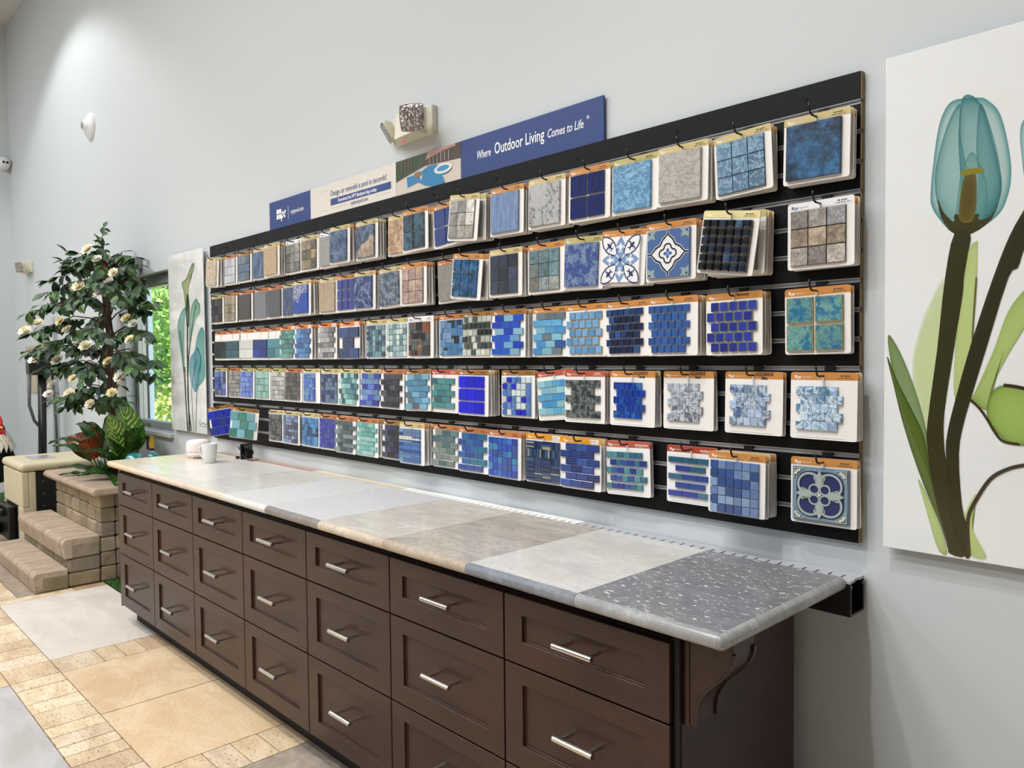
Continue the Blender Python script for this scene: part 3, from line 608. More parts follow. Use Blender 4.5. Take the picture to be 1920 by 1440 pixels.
s(4, ('weave', ['#24386a', '#2e4a7a', '#a9ae84', '#1c2c5a', '#3f5f86']), YE, 'dark blue and olive striped board under a yellow header', 0, 2, stk=1)
s(4, br(3, 6, 'T_GLASS', ['#1f3a86', '#274896', '#1a2f72', '#2f56a4'], rag=1, rx0=.0, rx1=.97, thin=1), YE, 'navy slim brick board under a yellow header', 0, 2, stk=1)
s(4, ('brick', 6, 5, 'T_GLASS', ['#2f6f8f', '#24439a', '#3f8f95', '#35589f', '#4a8f9f'], dict(rx0=.02, rx1=.94, rz0=.12, rz1=.8, sq=1, gz=.007)), PK, 'teal and blue small-square strip board under a brick header', -2, 1, txt='ORN-PEACOCK(S)1')
s(4, br(3, 5, 'T_GLASS', ['#22489a', '#1f5f7f', '#2a3f9f', '#3a6f90'], rag=1, rx0=.05, rx1=.93, rz0=.12, rz1=.8, gz=.009), RU, 'blue and teal long-brick board under a red-brown header', 0, 0, txt='ORN-PEACOCK')
s(4, gr(6, 6, ['#2f5596', '#5f82b8', '#6f90c4', '#345ba2', '#88a5cf'], rz0=.02, rz1=.86, gz=.0022, rx0=.05), OR, 'denim and navy thirty-six-tile board near the right end', 0, 4)
s(4, ('relief',), OR, 'ornate navy relief tile board with grey-green scrollwork', 0, 1)
BX = [[-3.894, -3.698, -3.507, -3.309, -3.119, -2.924, -2.746, -2.567, -2.391, -2.189, -1.971, -1.822, -1.631, -1.466, -1.26, -1.057, -0.862, -0.683, -0.499, -0.313, -0.097], [-3.9, -3.71, -3.504, -3.302, -3.128, -2.962, -2.785, -2.579, -2.403, -2.235, -2.029, -1.838, -1.623, -1.467, -1.271, -1.078, -0.895, -0.719, -0.532, -0.32, -0.086], [-3.863, -3.684, -3.5, -3.318, -3.146, -2.974, -2.787, -2.575, -2.371, -2.161, -1.991, -1.813, -1.614, -1.439, -1.257, -1.071, -0.901, -0.717, -0.527, -0.33, -0.101], [-3.877, -3.671, -3.497, -3.31, -3.12, -2.944, -2.768, -2.578, -2.396, -2.217, -2.025, -1.84, -1.67, -1.446, -1.24, -1.063, -0.901, -0.699, -0.499, -0.283, -0.076], [-3.793, -3.448, -3.159, -2.977, -2.781, -2.597, -2.415, -2.232, -2.04, -1.862, -1.667, -1.48, -1.286, -1.095, -0.915, -0.731, -0.497, -0.313, -0.082]]
ZT = [2.132, 1.905, 1.679, 1.453, 1.223]
W1 = (1, 1, 1, 1)
def jit(c, r, k=.1):
    a = lin(c); f = 1 + r.uniform(-k, k); return (a[0] * f, a[1] * f, a[2] * f, 1)
def rr(w, h, r=.008, n=4, x=0, z=0):
    """rounded rectangle outline, x centre, z top"""
    pts = []
    for cx, cz, a0 in ((w / 2 - r, -r, 0), (-w / 2 + r, -r, 90), (-w / 2 + r, -h + r, 180), (w / 2 - r, -h + r, 270)):
        for i in range(n + 1):
            a = math.radians(a0 + 90 * i / n); pts.append((x + cx + r * math.cos(a), z + cz + r * math.sin(a)))
    return pts
def ell(cx, cz, rx, rz, n=20, a=0.):
    return [(cx + rx * math.cos(t) * math.cos(a) - rz * math.sin(t) * math.sin(a), cz + rx * math.cos(t) * math.sin(a) + rz * math.sin(t) * math.cos(a)) for t in [2 * PI * i / n for i in range(n)]]
def lens(cx, cz, L, w, a, n=8):
    """pointed leaf of length L starting at cx,cz pointing along angle a"""
    o = []
    for i in range(n + 1): t = i / n; o.append((t * L, w * math.sin(PI * t)))
    for i in range(n - 1, 0, -1): t = i / n; o.append((t * L, -w * math.sin(PI * t)))
    return [(cx + x * math.cos(a) - y * math.sin(a), cz + x * math.sin(a) + y * math.cos(a)) for x, y in o]
def fleurdelis(mb, cx, cz, a, s, y, col):
    mb.prism(lens(cx - .1 * s * math.cos(a), cz - .1 * s * math.sin(a), s, .22 * s, a), y - .0003, y, col)
    for k in (-1, 1):
        b = a + k * .75; mb.ribbon([(cx + r * s * math.cos(b + k * u), cz + r * s * math.sin(b + k * u)) for r, u in ((.1, -.4), (.4, -.1), (.62, .0), (.72, .25), (.62, .45))], .16 * s, y - .00035, y, col)
        b = a + PI - k * .6; mb.ribbon([(cx, cz), (cx + .38 * s * math.cos(b), cz + .38 * s * math.sin(b))], .14 * s, y - .00035, y, col)
def sc2(c, f): return (c[0] * f, c[1] * f, c[2] * f, 1)
def tj(c, r, k=.1):
    a = lin(c); f = (1 + r.uniform(-k, k)) * .86; g = .3 * a[0] + .59 * a[1] + .11 * a[2]; return tuple((v + (g - v) * .14) * f for v in a[:3]) + (1,)
def tiles(st, parent, r):
    """front of one board; returns nothing, builds tile part. origin = hook hole, 10 mm below board top"""
    k = st[0]; T0 = .010; y = -.0032
    def region(o): 
        x0 = -BW / 2 + o.get('rx0', .06) * BW; x1 = -BW / 2 + o.get('rx1', .88) * BW; z0 = T0 - BH + o.get('rz0', .06) * BH; z1 = T0 - BH + o.get('rz1', .87) * BH; return x0, x1, z0, z1
    name = 'mosaic_tiles'; mb = MB()
    if k == 'slab':
        x0, x1, z0, z1 = region({}); th = .009; mb.tile(x0, x1, z0, z1, y, y - th, .0012, lin(st[2]), lin(st[3])); return mb.build('stone_tile', MATS[TN[st[1]]], parent)
    if k == 'diagsplit':
        x0, x1, z0, z1 = region({}); mb.tile(x0, x1, z0, z1, y, y - .009, .0012, lin(st[1]), lin('#5f7590')); pts = [(x0 + .002, z0 + .002), (x1 - .002, z0 + .002), (x1 - .002, z0 + .10), (x1 - .03, z0 + .095), (x1 - .045, z0 + .075), (x0 + .05, z0 + .06), (x0 + .03, z0 + .04)]
        mb.prism(pts, y - .0092, y - .0088, lin(st[2]), lin('#b5a08c')); return mb.build('stone_tile', T_BLOT, parent)
    if k == 'splitz':
        x0, x1, z0, z1 = region({}); mb.tile(x0, x1, z0, z1, y, y - .009, .0012, lin(st[1]), lin('#3f5aa6'))
        pts = [(x0 + .002, z1 - .002), (x0 + .002, z0 + .06), (x0 + .03, z0 + .075), (x0 + .05, z0 + .05), (x0 + .08, z0 + .1), (x1 - .002, z0 + .105), (x1 - .002, z1 - .002)]
        mb.prism(pts, y - .0092, y - .0088, lin('#3a4f94'), lin('#b7b9c2')); return mb.build('stone_tile', T_SPECK, parent)
    if k == 'grid':
        nx, ny, mt, pal, o = st[1:]; x0, x1, z0, z1 = region(o); g = o.get('gap', .0022); gz = o.get('gz', g); th = o.get('th', .006); ch = o.get('ch', .0007)
        if o.get('gc'): b = MB(); b.box((x0 - .0005, y - th * .55, z0 - .0005), (x1 + .0005, y, z1 + .0005), lin(o['gc'])); b.build('grout_bed', PLAIN, parent)
        w_ = (x1 - x0 + g) / nx; h_ = (z1 - z0 + gz) / ny
        for j in range(ny):
            sh = (w_ * .16 * (1 if j % 2 else -1)) if o.get('stag') else 0
            for i in range(nx):
                c = tj(r.choice(pal), r, .12); c2 = lin(o['c2']) if o.get('c2') else sc2(c, r.choice([.55, 1.7]) if mt in ('T_MATTE', 'T_BLOT') else r.uniform(1.0, 1.35))
                a = x0 + i * w_ + sh; q = z0 + j * h_
                if o.get('rim'): mb.tile(a, a + w_ - g, q, q + h_ - gz, y, y - th, ch, lin(o['rim'])); mb.tile(a + .003, a + w_ - g - .003, q + .003, q + h_ - gz - .003, y - th + .001, y - th - .0006, ch, c, c2)
                else: mb.tile(a, a + w_ - g, q, q + h_ - gz, y, y - th, ch, c, c2)
                if o.get('rust'):
                    for _ in range(7):
                        xx, zz = r.uniform(a + .004, a + w_ - .01), r.uniform(q + .003, q + h_ - .01); mb.prism(ell(xx, zz, .0018, .0013, 6), y - th - .0004, y - th + .0003, lin('#8a4a28'))
        return mb.build(name, MATS[TN[mt]], parent)
    if k == 'brick':
        nc, nr, mt, pal, o = st[1:]; o = dict(dict(rx0=.04, rx1=.93, rz0=.05, rz1=.88), **o); x0, x1, z0, z1 = region(o); g = .0018; gz = o.get('gz', .0017); h_ = (z1 - z0 + gz) / nr; W_ = x1 - x0
        for j in range(nr):
            if o.get('rag'): n_ = nc if (j % 2 == 0 or nr >= 6) else nc - 1; fw = W_ * .86 if nr >= 6 else W_; tw = fw / nc; sx = x0 + (W_ - fw) * (j % 2) if nr >= 6 else x0 + (W_ - tw * n_) / 2
            else: n_ = nc; tw = W_ * .9 / nc; sx = x0 + W_ * .1 * (j % 2)
            rowp = None
            for i in range(n_):
                c = tj(r.choice(pal), r, .12); c2 = lin(o['c2']) if o.get('c2') else sc2(c, r.uniform(1.0, 1.4))
                q = z0 + j * h_; mb.tile(sx + i * tw, sx + (i + 1) * tw - g * (.4 if not o.get('sq') else .6), q, q + h_ - gz, y, y - .0065, .0008, c, c2)
                if o.get('thin'):
                    for e in (.33, .66): mb.box((sx + i * tw + .001, y - .0069, q + (h_ - gz) * e - .0006), (sx + (i + 1) * tw - g, y - .0064, q + (h_ - gz) * e + .0006), lin('#5570b0'))
        return mb.build(name, MATS[TN[mt]], parent)
    if k == 'round':
        nc, nr, pal, rim = st[1:]; x0, x1, z0, z1 = region(dict(rx0=.03, rx1=.93, rz0=.05, rz1=.87)); W_ = x1 - x0; g = .0028; tw = W_ / (nc + .45); h_ = (z1 - z0) / nr
        for j in range(nr):
            n_ = nc if rim else (nc if j % 2 else nc - 1 + 1)
            for i in range(n_):
                if not rim and nc == 6 and j % 2 == 0 and i == nc - 1: continue
                a = x0 + i * tw + (0 if j % 2 else tw * .45); q = z0 + j * h_; c = tj(r.choice(pal), r, .08); c2 = tuple(v * 1.5 for v in c[:3]) + (1,)
                cx, cz = a + (tw - g) / 2, q + h_ - g
                o1 = rr(tw - g, h_ - g * 1.0, .0028, 3, cx, cz)
                if rim: mb.prism(o1, y - .005, y, lin(rim)); mb.prism(rr(tw - g - .003, h_ - g * 1.0 - .003, .0022, 3, cx, cz - .0015), y - .0062, y - .0045, c, c2)
                else: mb.tile(a, a + tw - g, q, q + h_ - g * 1.0, y, y - .0062, .0012, c, c2)
        return mb.build(name, T_GLASS, parent)
    if k == 'portrait':
        pal = st[1]; x0, x1 = -BW / 2 + .004, BW / 2 - .004; zt = T0 - BH * .36; zb = T0 - BH * .93; zm = (zt + zb) / 2; xm = (x0 + x1) / 2
        for (a, b_, c, d) in ((x0, x1, zm + .001, zt), (x0, xm - .0006, zb, zm - .001), (xm + .0006, x1, zb, zm - .001)):
            cc = tj(r.choice(pal), r, .15); mb.tile(a, b_, c, d, y, y - .006, .0006, cc, sc2(cc, 1.06 if cc[0] > .4 else 1.6))
        o = mb.build(name, T_SPECK, parent); b = MB(); 
        for zz in (T0 - BH * .35,): b.box((x0, y - .0004, zz), (x1, y, zz + .0008), lin('#b9b6b4'))
        b.box((xm - .0004, y - .0004, T0 - BH * .35), (xm + .0004, y, T0 - .03), lin('#b9b6b4')); b.build('fold_lines', PLAIN, parent); return o
    if k == 'bigbrick':
        pal = st[1]; x0, x1, z0, z1 = region(dict(rx0=.0, rx1=.99, rz0=.02, rz1=.86)); h_ = (z1 - z0) / 3; xm = (x0 + x1) / 2
        for a, b_, j in ((x0, xm, 2), (xm, x1, 2), (x0 + .035, x1 - .045, 1), (x0, xm, 0), (xm, x1, 0)):
            c = tj(r.choice(pal), r); mb.tile(a, b_ - .0012, z0 + j * h_, z0 + (j + 1) * h_ - .003, y, y - .007, .001, c, tuple(v * 1.5 for v in c[:3]) + (1,))
        return mb.build(name, T_GLASS, parent)
    if k == 'rand':
        mt, pal, o = st[1:]; x0, x1, z0, z1 = region(o); g = .0012
        def split(a, b_, c, d, dep):
            w_, h_ = b_ - a, d - c
            if dep <= 0 or (max(w_, h_) < .05 and r.random() < .35) or max(w_, h_) < .02:
                cc = tj(r.choice(pal), r, .15); mb.tile(a, b_ - g, c, d - g, y, y - .006, .0005, cc, tuple(v * 1.35 for v in cc[:3]) + (1,)); return
            t = r.choice([.33, .5, .66])
            if w_ > h_: split(a, a + w_ * t, c, d, dep - 1); split(a + w_ * t, b_, c, d, dep - 1)
            else: split(a, b_, c, c + h_ * t, dep - 1); split(a, b_, c + h_ * t, d, dep - 1)
        xm = x0 + (x1 - x0) * .5; 
        split(x0, x1, z0, z1, 6); return mb.build(name, MATS[TN[mt]], parent)
    if k == 'patch':
        pal = st[1]; x0, x1, z0, z1 = region(dict(rx0=.05, rx1=.9, rz0=.05, rz1=.86)); n = 7; w_ = (x1 - x0) / n; h_ = (z1 - z0) / n
        for j in range(n):
            for i in range(n):
                q = noise.noise(Vector((i * .45, j * .45, 3.1))); c = tj(pal[1] if q > .12 else pal[0] if q > 0 else pal[2] if q > -.25 else pal[4], r, .2); mb.tile(x0 + i * w_, x0 + (i + 1) * w_ - .0008, z0 + j * h_, z0 + (j + 1) * h_ - .0008, y, y - .006, .0004, c, tuple(v * 1.3 for v in c[:3]) + (1,))
        return mb.build(name, T_GLASS, parent)
    if k == 'stripes':
        pal = st[1]; x0, x1, z0, z1 = region(dict(rx0=.02, rx1=.86, rz0=.05, rz1=.87)); z = z0; tot = z1 - z0; hs = []
        while z < z1 - .003:
            h = r.choice([.004, .006, .008, .016]); h = min(h, z1 - z); c = tj(pal[r.choice([0, 1, 2, 4, 5, 0, 4])] if r.random() > .12 else pal[3], r); xm = r.choice([x1, x0 + .03, x0 + .095])
            mb.tile(x0, xm - .0008, z, z + h - .0008, y, y - .006, .0004, c, tuple(v * 1.6 for v in c[:3]) + (1,))
            if xm < x1: c = tj(r.choice(pal[:3]), r); mb.tile(xm, x1, z, z + h - .0008, y, y - .006, .0004, c, tuple(v * 1.6 for v in c[:3]) + (1,))
            z += h
        return mb.build(name, T_STREAK, parent)
    if k == 'weave':
        pal = st[1]; x0, x1, z0, z1 = region(dict(rx0=.03, rx1=.95, rz0=.04, rz1=.86)); w_ = (x1 - x0) / 4; h_ = (z1 - z0) / 5; done = set()
        for j in range(5):
            for i in range(4):
                vert = r.random() < .45; m_ = 6; n_ = m_
                for q in range(m_):
                    c = tj(pal[2] if r.random() < .13 else r.choice([pal[0], pal[1], pal[3], pal[4]]), r); a0, b0 = x0 + i * w_, z0 + j * h_
                    if vert: mb.tile(a0 + q * w_ / m_, a0 + (q + 1) * w_ / m_ - .0002, b0, b0 + h_ - .001, y, y - .006, .0002, c)
                    else: mb.tile(a0, a0 + w_ - .001, b0 + q * h_ / m_, b0 + (q + 1) * h_ / m_ - .0002, y, y - .006, .0002, c)
        return mb.build(name, T_GLASS, parent)
    # three ornamental tiles
    x0, x1, z0, z1 = region(dict(rx0=.05, rx1=.9, rz0=.055, rz1=.865)) ; S_ = (x1 - x0) / 2; cx, cz = (x0 + x1) / 2, (z0 + z1) / 2; S_ = min(S_, (z1 - z0) / 2) ; sx = (x1 - x0) / 2; sz = (z1 - z0) / 2
    th = .008; yf = y - th
    if k == 'fleur':
        mb.tile(x0, x1, z0, z1, y, yf, .001, lin('#f0f0f2')); b = MB(); LB, DB = lin('#7e9cc6'), lin('#39456f')
        for q in range(4):
            a = q * PI / 2; b.prism(lens(cx, cz, sx * .98, sx * .26, a), yf - .0003, yf, LB)
            fx, fz = cx + .52 * sx * math.cos(a), cz + .52 * sx * math.sin(a); fleurdelis(b, cx + .42 * sx * math.cos(a), cz + .42 * sx * math.sin(a), a, sx * .34, yf - .0003, lin('#f3f3f5'))
            a2 = a + PI / 4; d = sx * .98
            px, pz = cx + d * (1 if math.cos(a2) > 0 else -1), cz + d * (1 if math.sin(a2) > 0 else -1)
            ix, iz = cx + .20 * sx * (1 if math.cos(a2) > 0 else -1), cz + .20 * sx * (1 if math.sin(a2) > 0 else -1)
            L = math.hypot(px - ix, pz - iz); ang = math.atan2(iz - pz, ix - px)
            def pt(t, w): return (px + t * L * math.cos(ang) - w * math.sin(ang), pz + t * L * math.sin(ang) + w * math.cos(ang))
            prof = [(0, 0), (.12, .24), (.3, .40), (.55, .44), (.8, .3), (.96, .1)]
            out = [pt(t, w * L * .58) for t, w in prof] + [pt(t, -w * L * .58) for t, w in reversed(prof[1:])]
            b.ribbon(out, .0045, yf - .0003, yf, DB, closed=True); fleurdelis(b, *pt(.6, 0), ang + PI, sx * .34, yf - .0003, DB)
            b.ribbon(ell(cx + .19 * sx * math.cos(a2), cz + .19 * sx * math.sin(a2), .15 * sx, .09 * sx, 14, a2), .0028, yf - .0006, yf - .0003, LB, closed=True)
        b.prism(ell(cx, cz, .09 * sx, .09 * sx, 12), yf - .0008, yf, DB)
        mb.build('patterned_tile', T_PLAIN, parent); return b.build('painted_flower', T_PLAIN, parent)
    if k == 'quatre':
        mb.tile(x0, x1, z0, z1, y, yf, .001, lin('#4f6b9e')); b = MB(); WHt, DK, GN = lin('#e9eaec'), lin('#2b3038'), lin('#93a6a8')
        for sxn in (-1, 1):
            for szn in (-1, 1):
                c0 = (cx + sxn * sx * .98, cz + szn * sz * .98)
                b.prism([(c0[0], c0[1]), (c0[0] - sxn * sx * .42, c0[1]), (c0[0] - sxn * sx * .3, c0[1] - szn * sz * .14), (c0[0] - sxn * sx * .38, c0[1] - szn * sz * .36), (c0[0] - sxn * sx * .16, c0[1] - szn * sz * .3), (c0[0], c0[1] - szn * sz * .42)], yf - .0003, yf, GN)
                b.prism(ell(c0[0] - sxn * sx * .1, c0[1] - szn * sz * .1, .05 * sx, .05 * sx, 10), yf - .0005, yf, lin('#34405f'))
        di = [(0, .92), (.38, .34), (.9, 0), (.38, -.34), (0, -.92), (-.38, -.34), (-.9, 0), (-.38, .34)]
        path = []
        for i in range(4):
            a = PI / 2 - i * PI / 2; tip = (math.cos(a), math.sin(a)); b2 = a - PI / 4
            path += [(tip[0] * .8, tip[1] * .8), (math.cos(a - .42) * .62, math.sin(a - .42) * .62), (math.cos(b2) * .50, math.sin(b2) * .50), (math.cos(a - PI / 2 + .42) * .62, math.sin(a - PI / 2 + .42) * .62)]
        pp = [(cx + u * sx, cz + v * sz) for u, v in path]; b.prism(pp, yf - .0003, yf, WHt); b.ribbon(pp, .0095, yf - .0005, yf, WHt, closed=True); b.ribbon(pp, .0058, yf - .0008, yf, DK, closed=True)
        q2 = []
        for i in range(4):
            a = PI / 2 - i * PI / 2
            for t in (-95, -60, -25, 25, 60, 95): u = a - math.radians(t) * -1; q2.append((math.cos(a) * .24 + .17 * math.cos(a - math.radians(t)), math.sin(a) * .24 + .17 * math.sin(a - math.radians(t))))
        q2 = [(cx + u * sx, cz + v * sz) for u, v in q2]; b.ribbon(q2, .005, yf - .0008, yf, DK, closed=True)
        for a in range(4):
            t = a * PI / 2; b.ribbon([(cx + .8 * sx * math.cos(t), cz + .8 * sz * math.sin(t)), (cx + .99 * sx * math.cos(t), cz + .99 * sz * math.sin(t))], .0085, yf - .0005, yf, WHt); b.ribbon([(cx + .78 * sx * math.cos(t), cz + .78 * sz * math.sin(t)), (cx + .99 * sx * math.cos(t), cz + .99 * sz * math.sin(t))], .005, yf - .0009, yf, DK)
            b.prism(lens(cx + .015 * sx * math.cos(t), cz + .015 * sz * math.sin(t), .2 * sx, .07 * sx, t), yf - .0008, yf, lin('#4a66a6'))
        mb.build('patterned_tile', T_PLAIN, parent); return b.build('painted_quatrefoil', T_PLAIN, parent)
    if k == 'relief':
        mb.tile(x0, x1, z0, z1, y, yf, .001, lin('#5f7d95'), lin('#56738a')); b = MB(); NV, GG, CR_ = lin('#232f63'), lin('#a9b5b0'), lin('#d8d6c4')
        b.box((x0 + .003, yf - .0006, z0 + .003), (x1 - .003, yf, z1 - .003), lin('#7c96a4'))
        lob = []
        for i in range(4):
            a = i * PI / 2 + PI / 4
            for t in range(-60, 61, 20): u = a + math.radians(t); lob.append((cx + sx * (.52 * math.cos(a) + .4 * math.cos(u)), cz + sz * (.52 * math.sin(a) + .4 * math.sin(u))))
        b.prism([(cx + .93 * sx * math.cos(t) * (1 - .09 * math.cos(4 * t)) ** 1, cz + .93 * sz * math.sin(t) * (1 - .09 * math.cos(4 * t))) for t in [2 * PI * i / 48 for i in range(48)]], yf - .001, yf, NV)
        for i in range(4):
            a = i * PI / 2 + PI / 4
            arc = [(cx + sx * (.50 * math.cos(a) + .42 * math.cos(a + math.radians(t))), cz + sz * (.50 * math.sin(a) + .42 * math.sin(a + math.radians(t)))) for t in range(-110, 111, 20)]
            arc = [(min(max(u, x0 + .004), x1 - .004), min(max(v, z0 + .004), z1 - .004)) for u, v in arc]
            b.ribbon(arc, .0058, yf - .0035, yf, GG)
            sg = (1 if math.cos(a) > 0 else -1, 1 if math.sin(a) > 0 else -1)
            k0 = (cx + sg[0] * sx * .93, cz + sg[1] * sz * .93); b.ribbon([(k0[0], k0[1] - sg[1] * .028), k0, (k0[0] - sg[0] * .028, k0[1])], .003, yf - .003, yf, GG)
            for u, v in ((.86, .74), (.74, .86), (.82, .82)): b.prism(ell(cx + sg[0] * sx * u, cz + sg[1] * sz * v, .0042, .0035, 8), yf - .004, yf, CR_)
            t = i * PI / 2
            b.prism(lens(cx + .26 * sx * math.cos(t), cz + .26 * sz * math.sin(t), .6 * sx, .12 * sx, t), yf - .0042, yf, GG)
            for sgn in (-1, 1):
                for r0, dd, ll in ((.3, .5, .34), (.44, .8, .30), (.58, 1.0, .24)):
                    b.prism(lens(cx + r0 * sx * math.cos(t), cz + r0 * sz * math.sin(t), ll * sx, .07 * sx, t + sgn * dd), yf - .0038, yf, GG)
            b.ribbon(ell(cx + .27 * sx * math.cos(a), cz + .27 * sz * math.sin(a), .175 * sx, .175 * sz, 18), .0042, yf - .0035, yf, GG, closed=True)
        b.prism(ell(cx, cz, .06 * sx, .06 * sx, 10), yf - .0045, yf, CR_)
        mb.build('patterned_tile', T_PLAIN, parent); return b.build('raised_scrollwork', mat_scroll, parent)
mat_scroll = attmat('glazed_scroll', 'mottle', rough=.3, scale=60, lo=.3, hi=.7, coat=.3)
TN = dict(T_PLAIN='tile_plain', T_GLASS='tile_glass', T_MATTE='tile_stone', T_SPECK='tile_speckled', T_VEIN='tile_veined', T_VEINF='tile_fine_veined', T_STREAK='tile_streaked', T_DIAG='tile_diagonal', T_BLOT='tile_blotched', T_BIG='tile_cloudy', T_SWIRL='tile_swirl')
cm = MB(); cm.prism(rr(BW, BH, .007, 3, 0, .010), -.003, 0, W1); co = cm.build('x', WHITE); CARD = co.data; bpy.data.objects.remove(co)
_hd = {}
def header(hc):
    if hc not in _hd:
        b = MB(); h = .0205; pts = [p for p in rr(BW, BH, .007, 3, 0, .010) if p[1] > .010 - h] ; pts = [(BW / 2, .010 - h)] + pts + [(-BW / 2, .010 - h)]
        b.prism(pts, -.0035, -.0030, lin(hc)); o = b.build('x', HEADM); _hd[hc] = o.data; bpy.data.objects.remove(o)
    return _hd[hc]
_pr = {}
def printing(hd, kw):
    key = (hd == WH, kw.get('hand'), kw.get('txt'), kw.get('stk'), hd in (PK, RU))
    if key in _pr: return _pr[key]
    b = MB(); wc = lin('#2b3a7a') if hd == WH else (.95, .95, .93, 1); bc = (.03, .03, .03, 1); x = -.078; z = -.0065; y = -.0036
    for i in range(2):
        for j in range(2): b.box((x + i * .0036, y - .0002, z + .001 + j * .0038), (x + i * .0036 + .003, y, z + .001 + j * .0038 + .0032), wc)
    addtext(b, 'pt', .011, x + .0076, z - .0002, y, wc, shear=.25, bold=.0003)
    addtext(b, 'nptpool.com', .0048, x + .021, z + .002, y, wc)
    if kw.get('txt'): addtext(b, kw['txt'], .0075, .030, -.0045, y, (.93, .9, .88, 1), bold=.00015, sx=.8); b.box((.036, y - .0002, -.0085), (.064, y, -.0077), (.9, .85, .8, 1))
    elif kw.get('hand'):
        addtext(b, kw['hand'][0], .0135, .006, -.0015, y - .0003, bc, shear=.1, bold=.0004, sx=.82)
        if kw['hand'][1]: addtext(b, kw['hand'][1], .012, .024, -.0115, y - .0003, bc, shear=.1, bold=.0004, sx=.82)
    else:
        if kw.get('stk'): b.box((.042, y - .0002, -.009), (.078, y, .006), (.93, .93, .92, 1))
        c = (.93, .9, .88, 1) if hd in (PK, RU) else bc
        for a, q in ((.046, .003), (.049, .0025), (.055, .004), (.061, .003), (.066, .0035)): b.box((a, y - .0004, -.001), (a + q, y - .0002, .0024), c)
        for a, q in ((.040, .013), (.055, .012), (.07, .008)): b.box((a, y - .0004, -.0055), (a + q, y - .0002, -.0042), c)
    o = b.build('x', PLAIN); _pr[key] = o.data; bpy.data.objects.remove(o); return _pr[key]
fb = MB(); fb.box((-.07, -.0032, .010 - BH + .0045), (.06, -.0029, .010 - BH + .0052), (.15, .15, .15, 1)); fo = fb.build('x', PLAIN); FINE = fo.data; bpy.data.objects.remove(fo)
tb_ = MB(); tb_.box((-.003, -.0042, -.030), (.003, -.0036, -.003), (.75, .74, .72, 1)); to = tb_.build('x', PLAIN); TAB = to.data; bpy.data.objects.remove(to)
ob = MB(); ob.tile(-.075, .07, .01 - BH + .012, .01 - .028, -.003, -.010, .001, lin('#8f9298')); oo = ob.build('x', PLAIN); BEHIND = oo.data; bpy.data.objects.remove(oo)
def sub(name, me, parent, loc=(0, 0, 0)):
    o = bpy.data.objects.new(name, me); COL.objects.link(o); o.parent = parent; o.location = loc; return o
# hook: rod + upturned tip + plate seated in the groove above
hb = {}
for n in range(6):
    L = .062 + .0145 * n
    b = MB(); b.tube([(0, 0, 0), (0, -L + .012, 0), (0, -L + .004, .003), (0, -L - .002, .012), (0, -L - .006, .027)], .0028, 8); o = b.build('x', BLK, smooth=True); hb[n] = o.data; bpy.data.objects.remove(o)
b = MB(); b.box((-.013, -.004, -.008), (.013, .0, .026)); b.box((-.013, .0, .02), (.013, .008, .026)); o = b.build('x', BLK); HPL = o.data; bpy.data.objects.remove(o)
RN = ['top row', 'second row', 'third row', 'fourth row', 'bottom row']
rng = random.Random(11)
for r in range(5):
    prevx = -99; lift = 0
    for i, (st, hd, desc, tilt, n, kw) in enumerate(ROW[r]):
        x = BX[r][i]; x += kw.get('dx', 0); zt = ZT[r] - .010
        lift = (.0048 if (x - prevx < .184 and lift == 0) else 0.) if not kw.get('up') else .0155
        prevx = x; nn = n; yw = math.radians(kw.get('yaw', 0)); y0 = -.0285 - .0138 * nn - lift + kw.get('yo', 0)
        if st[0] == 'slab' and st[1] in ('T_VEINF',): pass
        rot = (math.radians(-1.0), math.radians(-tilt if tilt else rng.uniform(-.6, .6)), yw)
        rot = (rot[0], -rot[1], rot[2])
        t = thing('tile_sample_board', desc + ', ' + RN[r], 'tile sample board', (x, y0, zt), rot, 'tile sample boards in the ' + RN[r])
        sub('backing_card', CARD, t); sub('header_band', header(hd), t); sub('header_print', printing(hd, kw), t); sub('hang_tab', TAB, t)
        if r >= 3 or i > 17: sub('fine_print', FINE, t)
        o = tiles(st, t, random.Random(r * 100 + i))
        for q in range(nn):
            yb = -.0285 - .0138 * q
            ht = rng.choice([OR, KH, CO, hd])
            u = thing('tile_sample_board', 'hidden sample board hanging behind the ' + desc.split(' board')[0] + ' board, ' + RN[r], 'tile sample board', (x + rng.uniform(-.001, .003), yb, zt - rng.uniform(0, .002)), (0, math.radians(rng.uniform(-1.2, 1.2)) + (rot[1] * .3), 0), 'boards stacked behind the ' + desc.split(' board')[0] + ' board in the ' + RN[r])
            sub('backing_card', CARD, u); sub('header_band', header(ht), u); sub('sample_tile', BEHIND, u)
        short = desc.split(' board')[0]
        h = thing('display_hook', 'black hook holding the ' + short + ' board, ' + RN[r], 'hook', (x, -.0185, zt), (0, 0, 0), 'black display hooks in the slatwall')
        ln = min(5, max(0, round((-y0 - .0185 - .03) / .0145)))
        sub('hook_rod', hb[ln], h, (0, -.004, 0)); sub('mounting_plate', HPL, h, (.0, 0, 0))
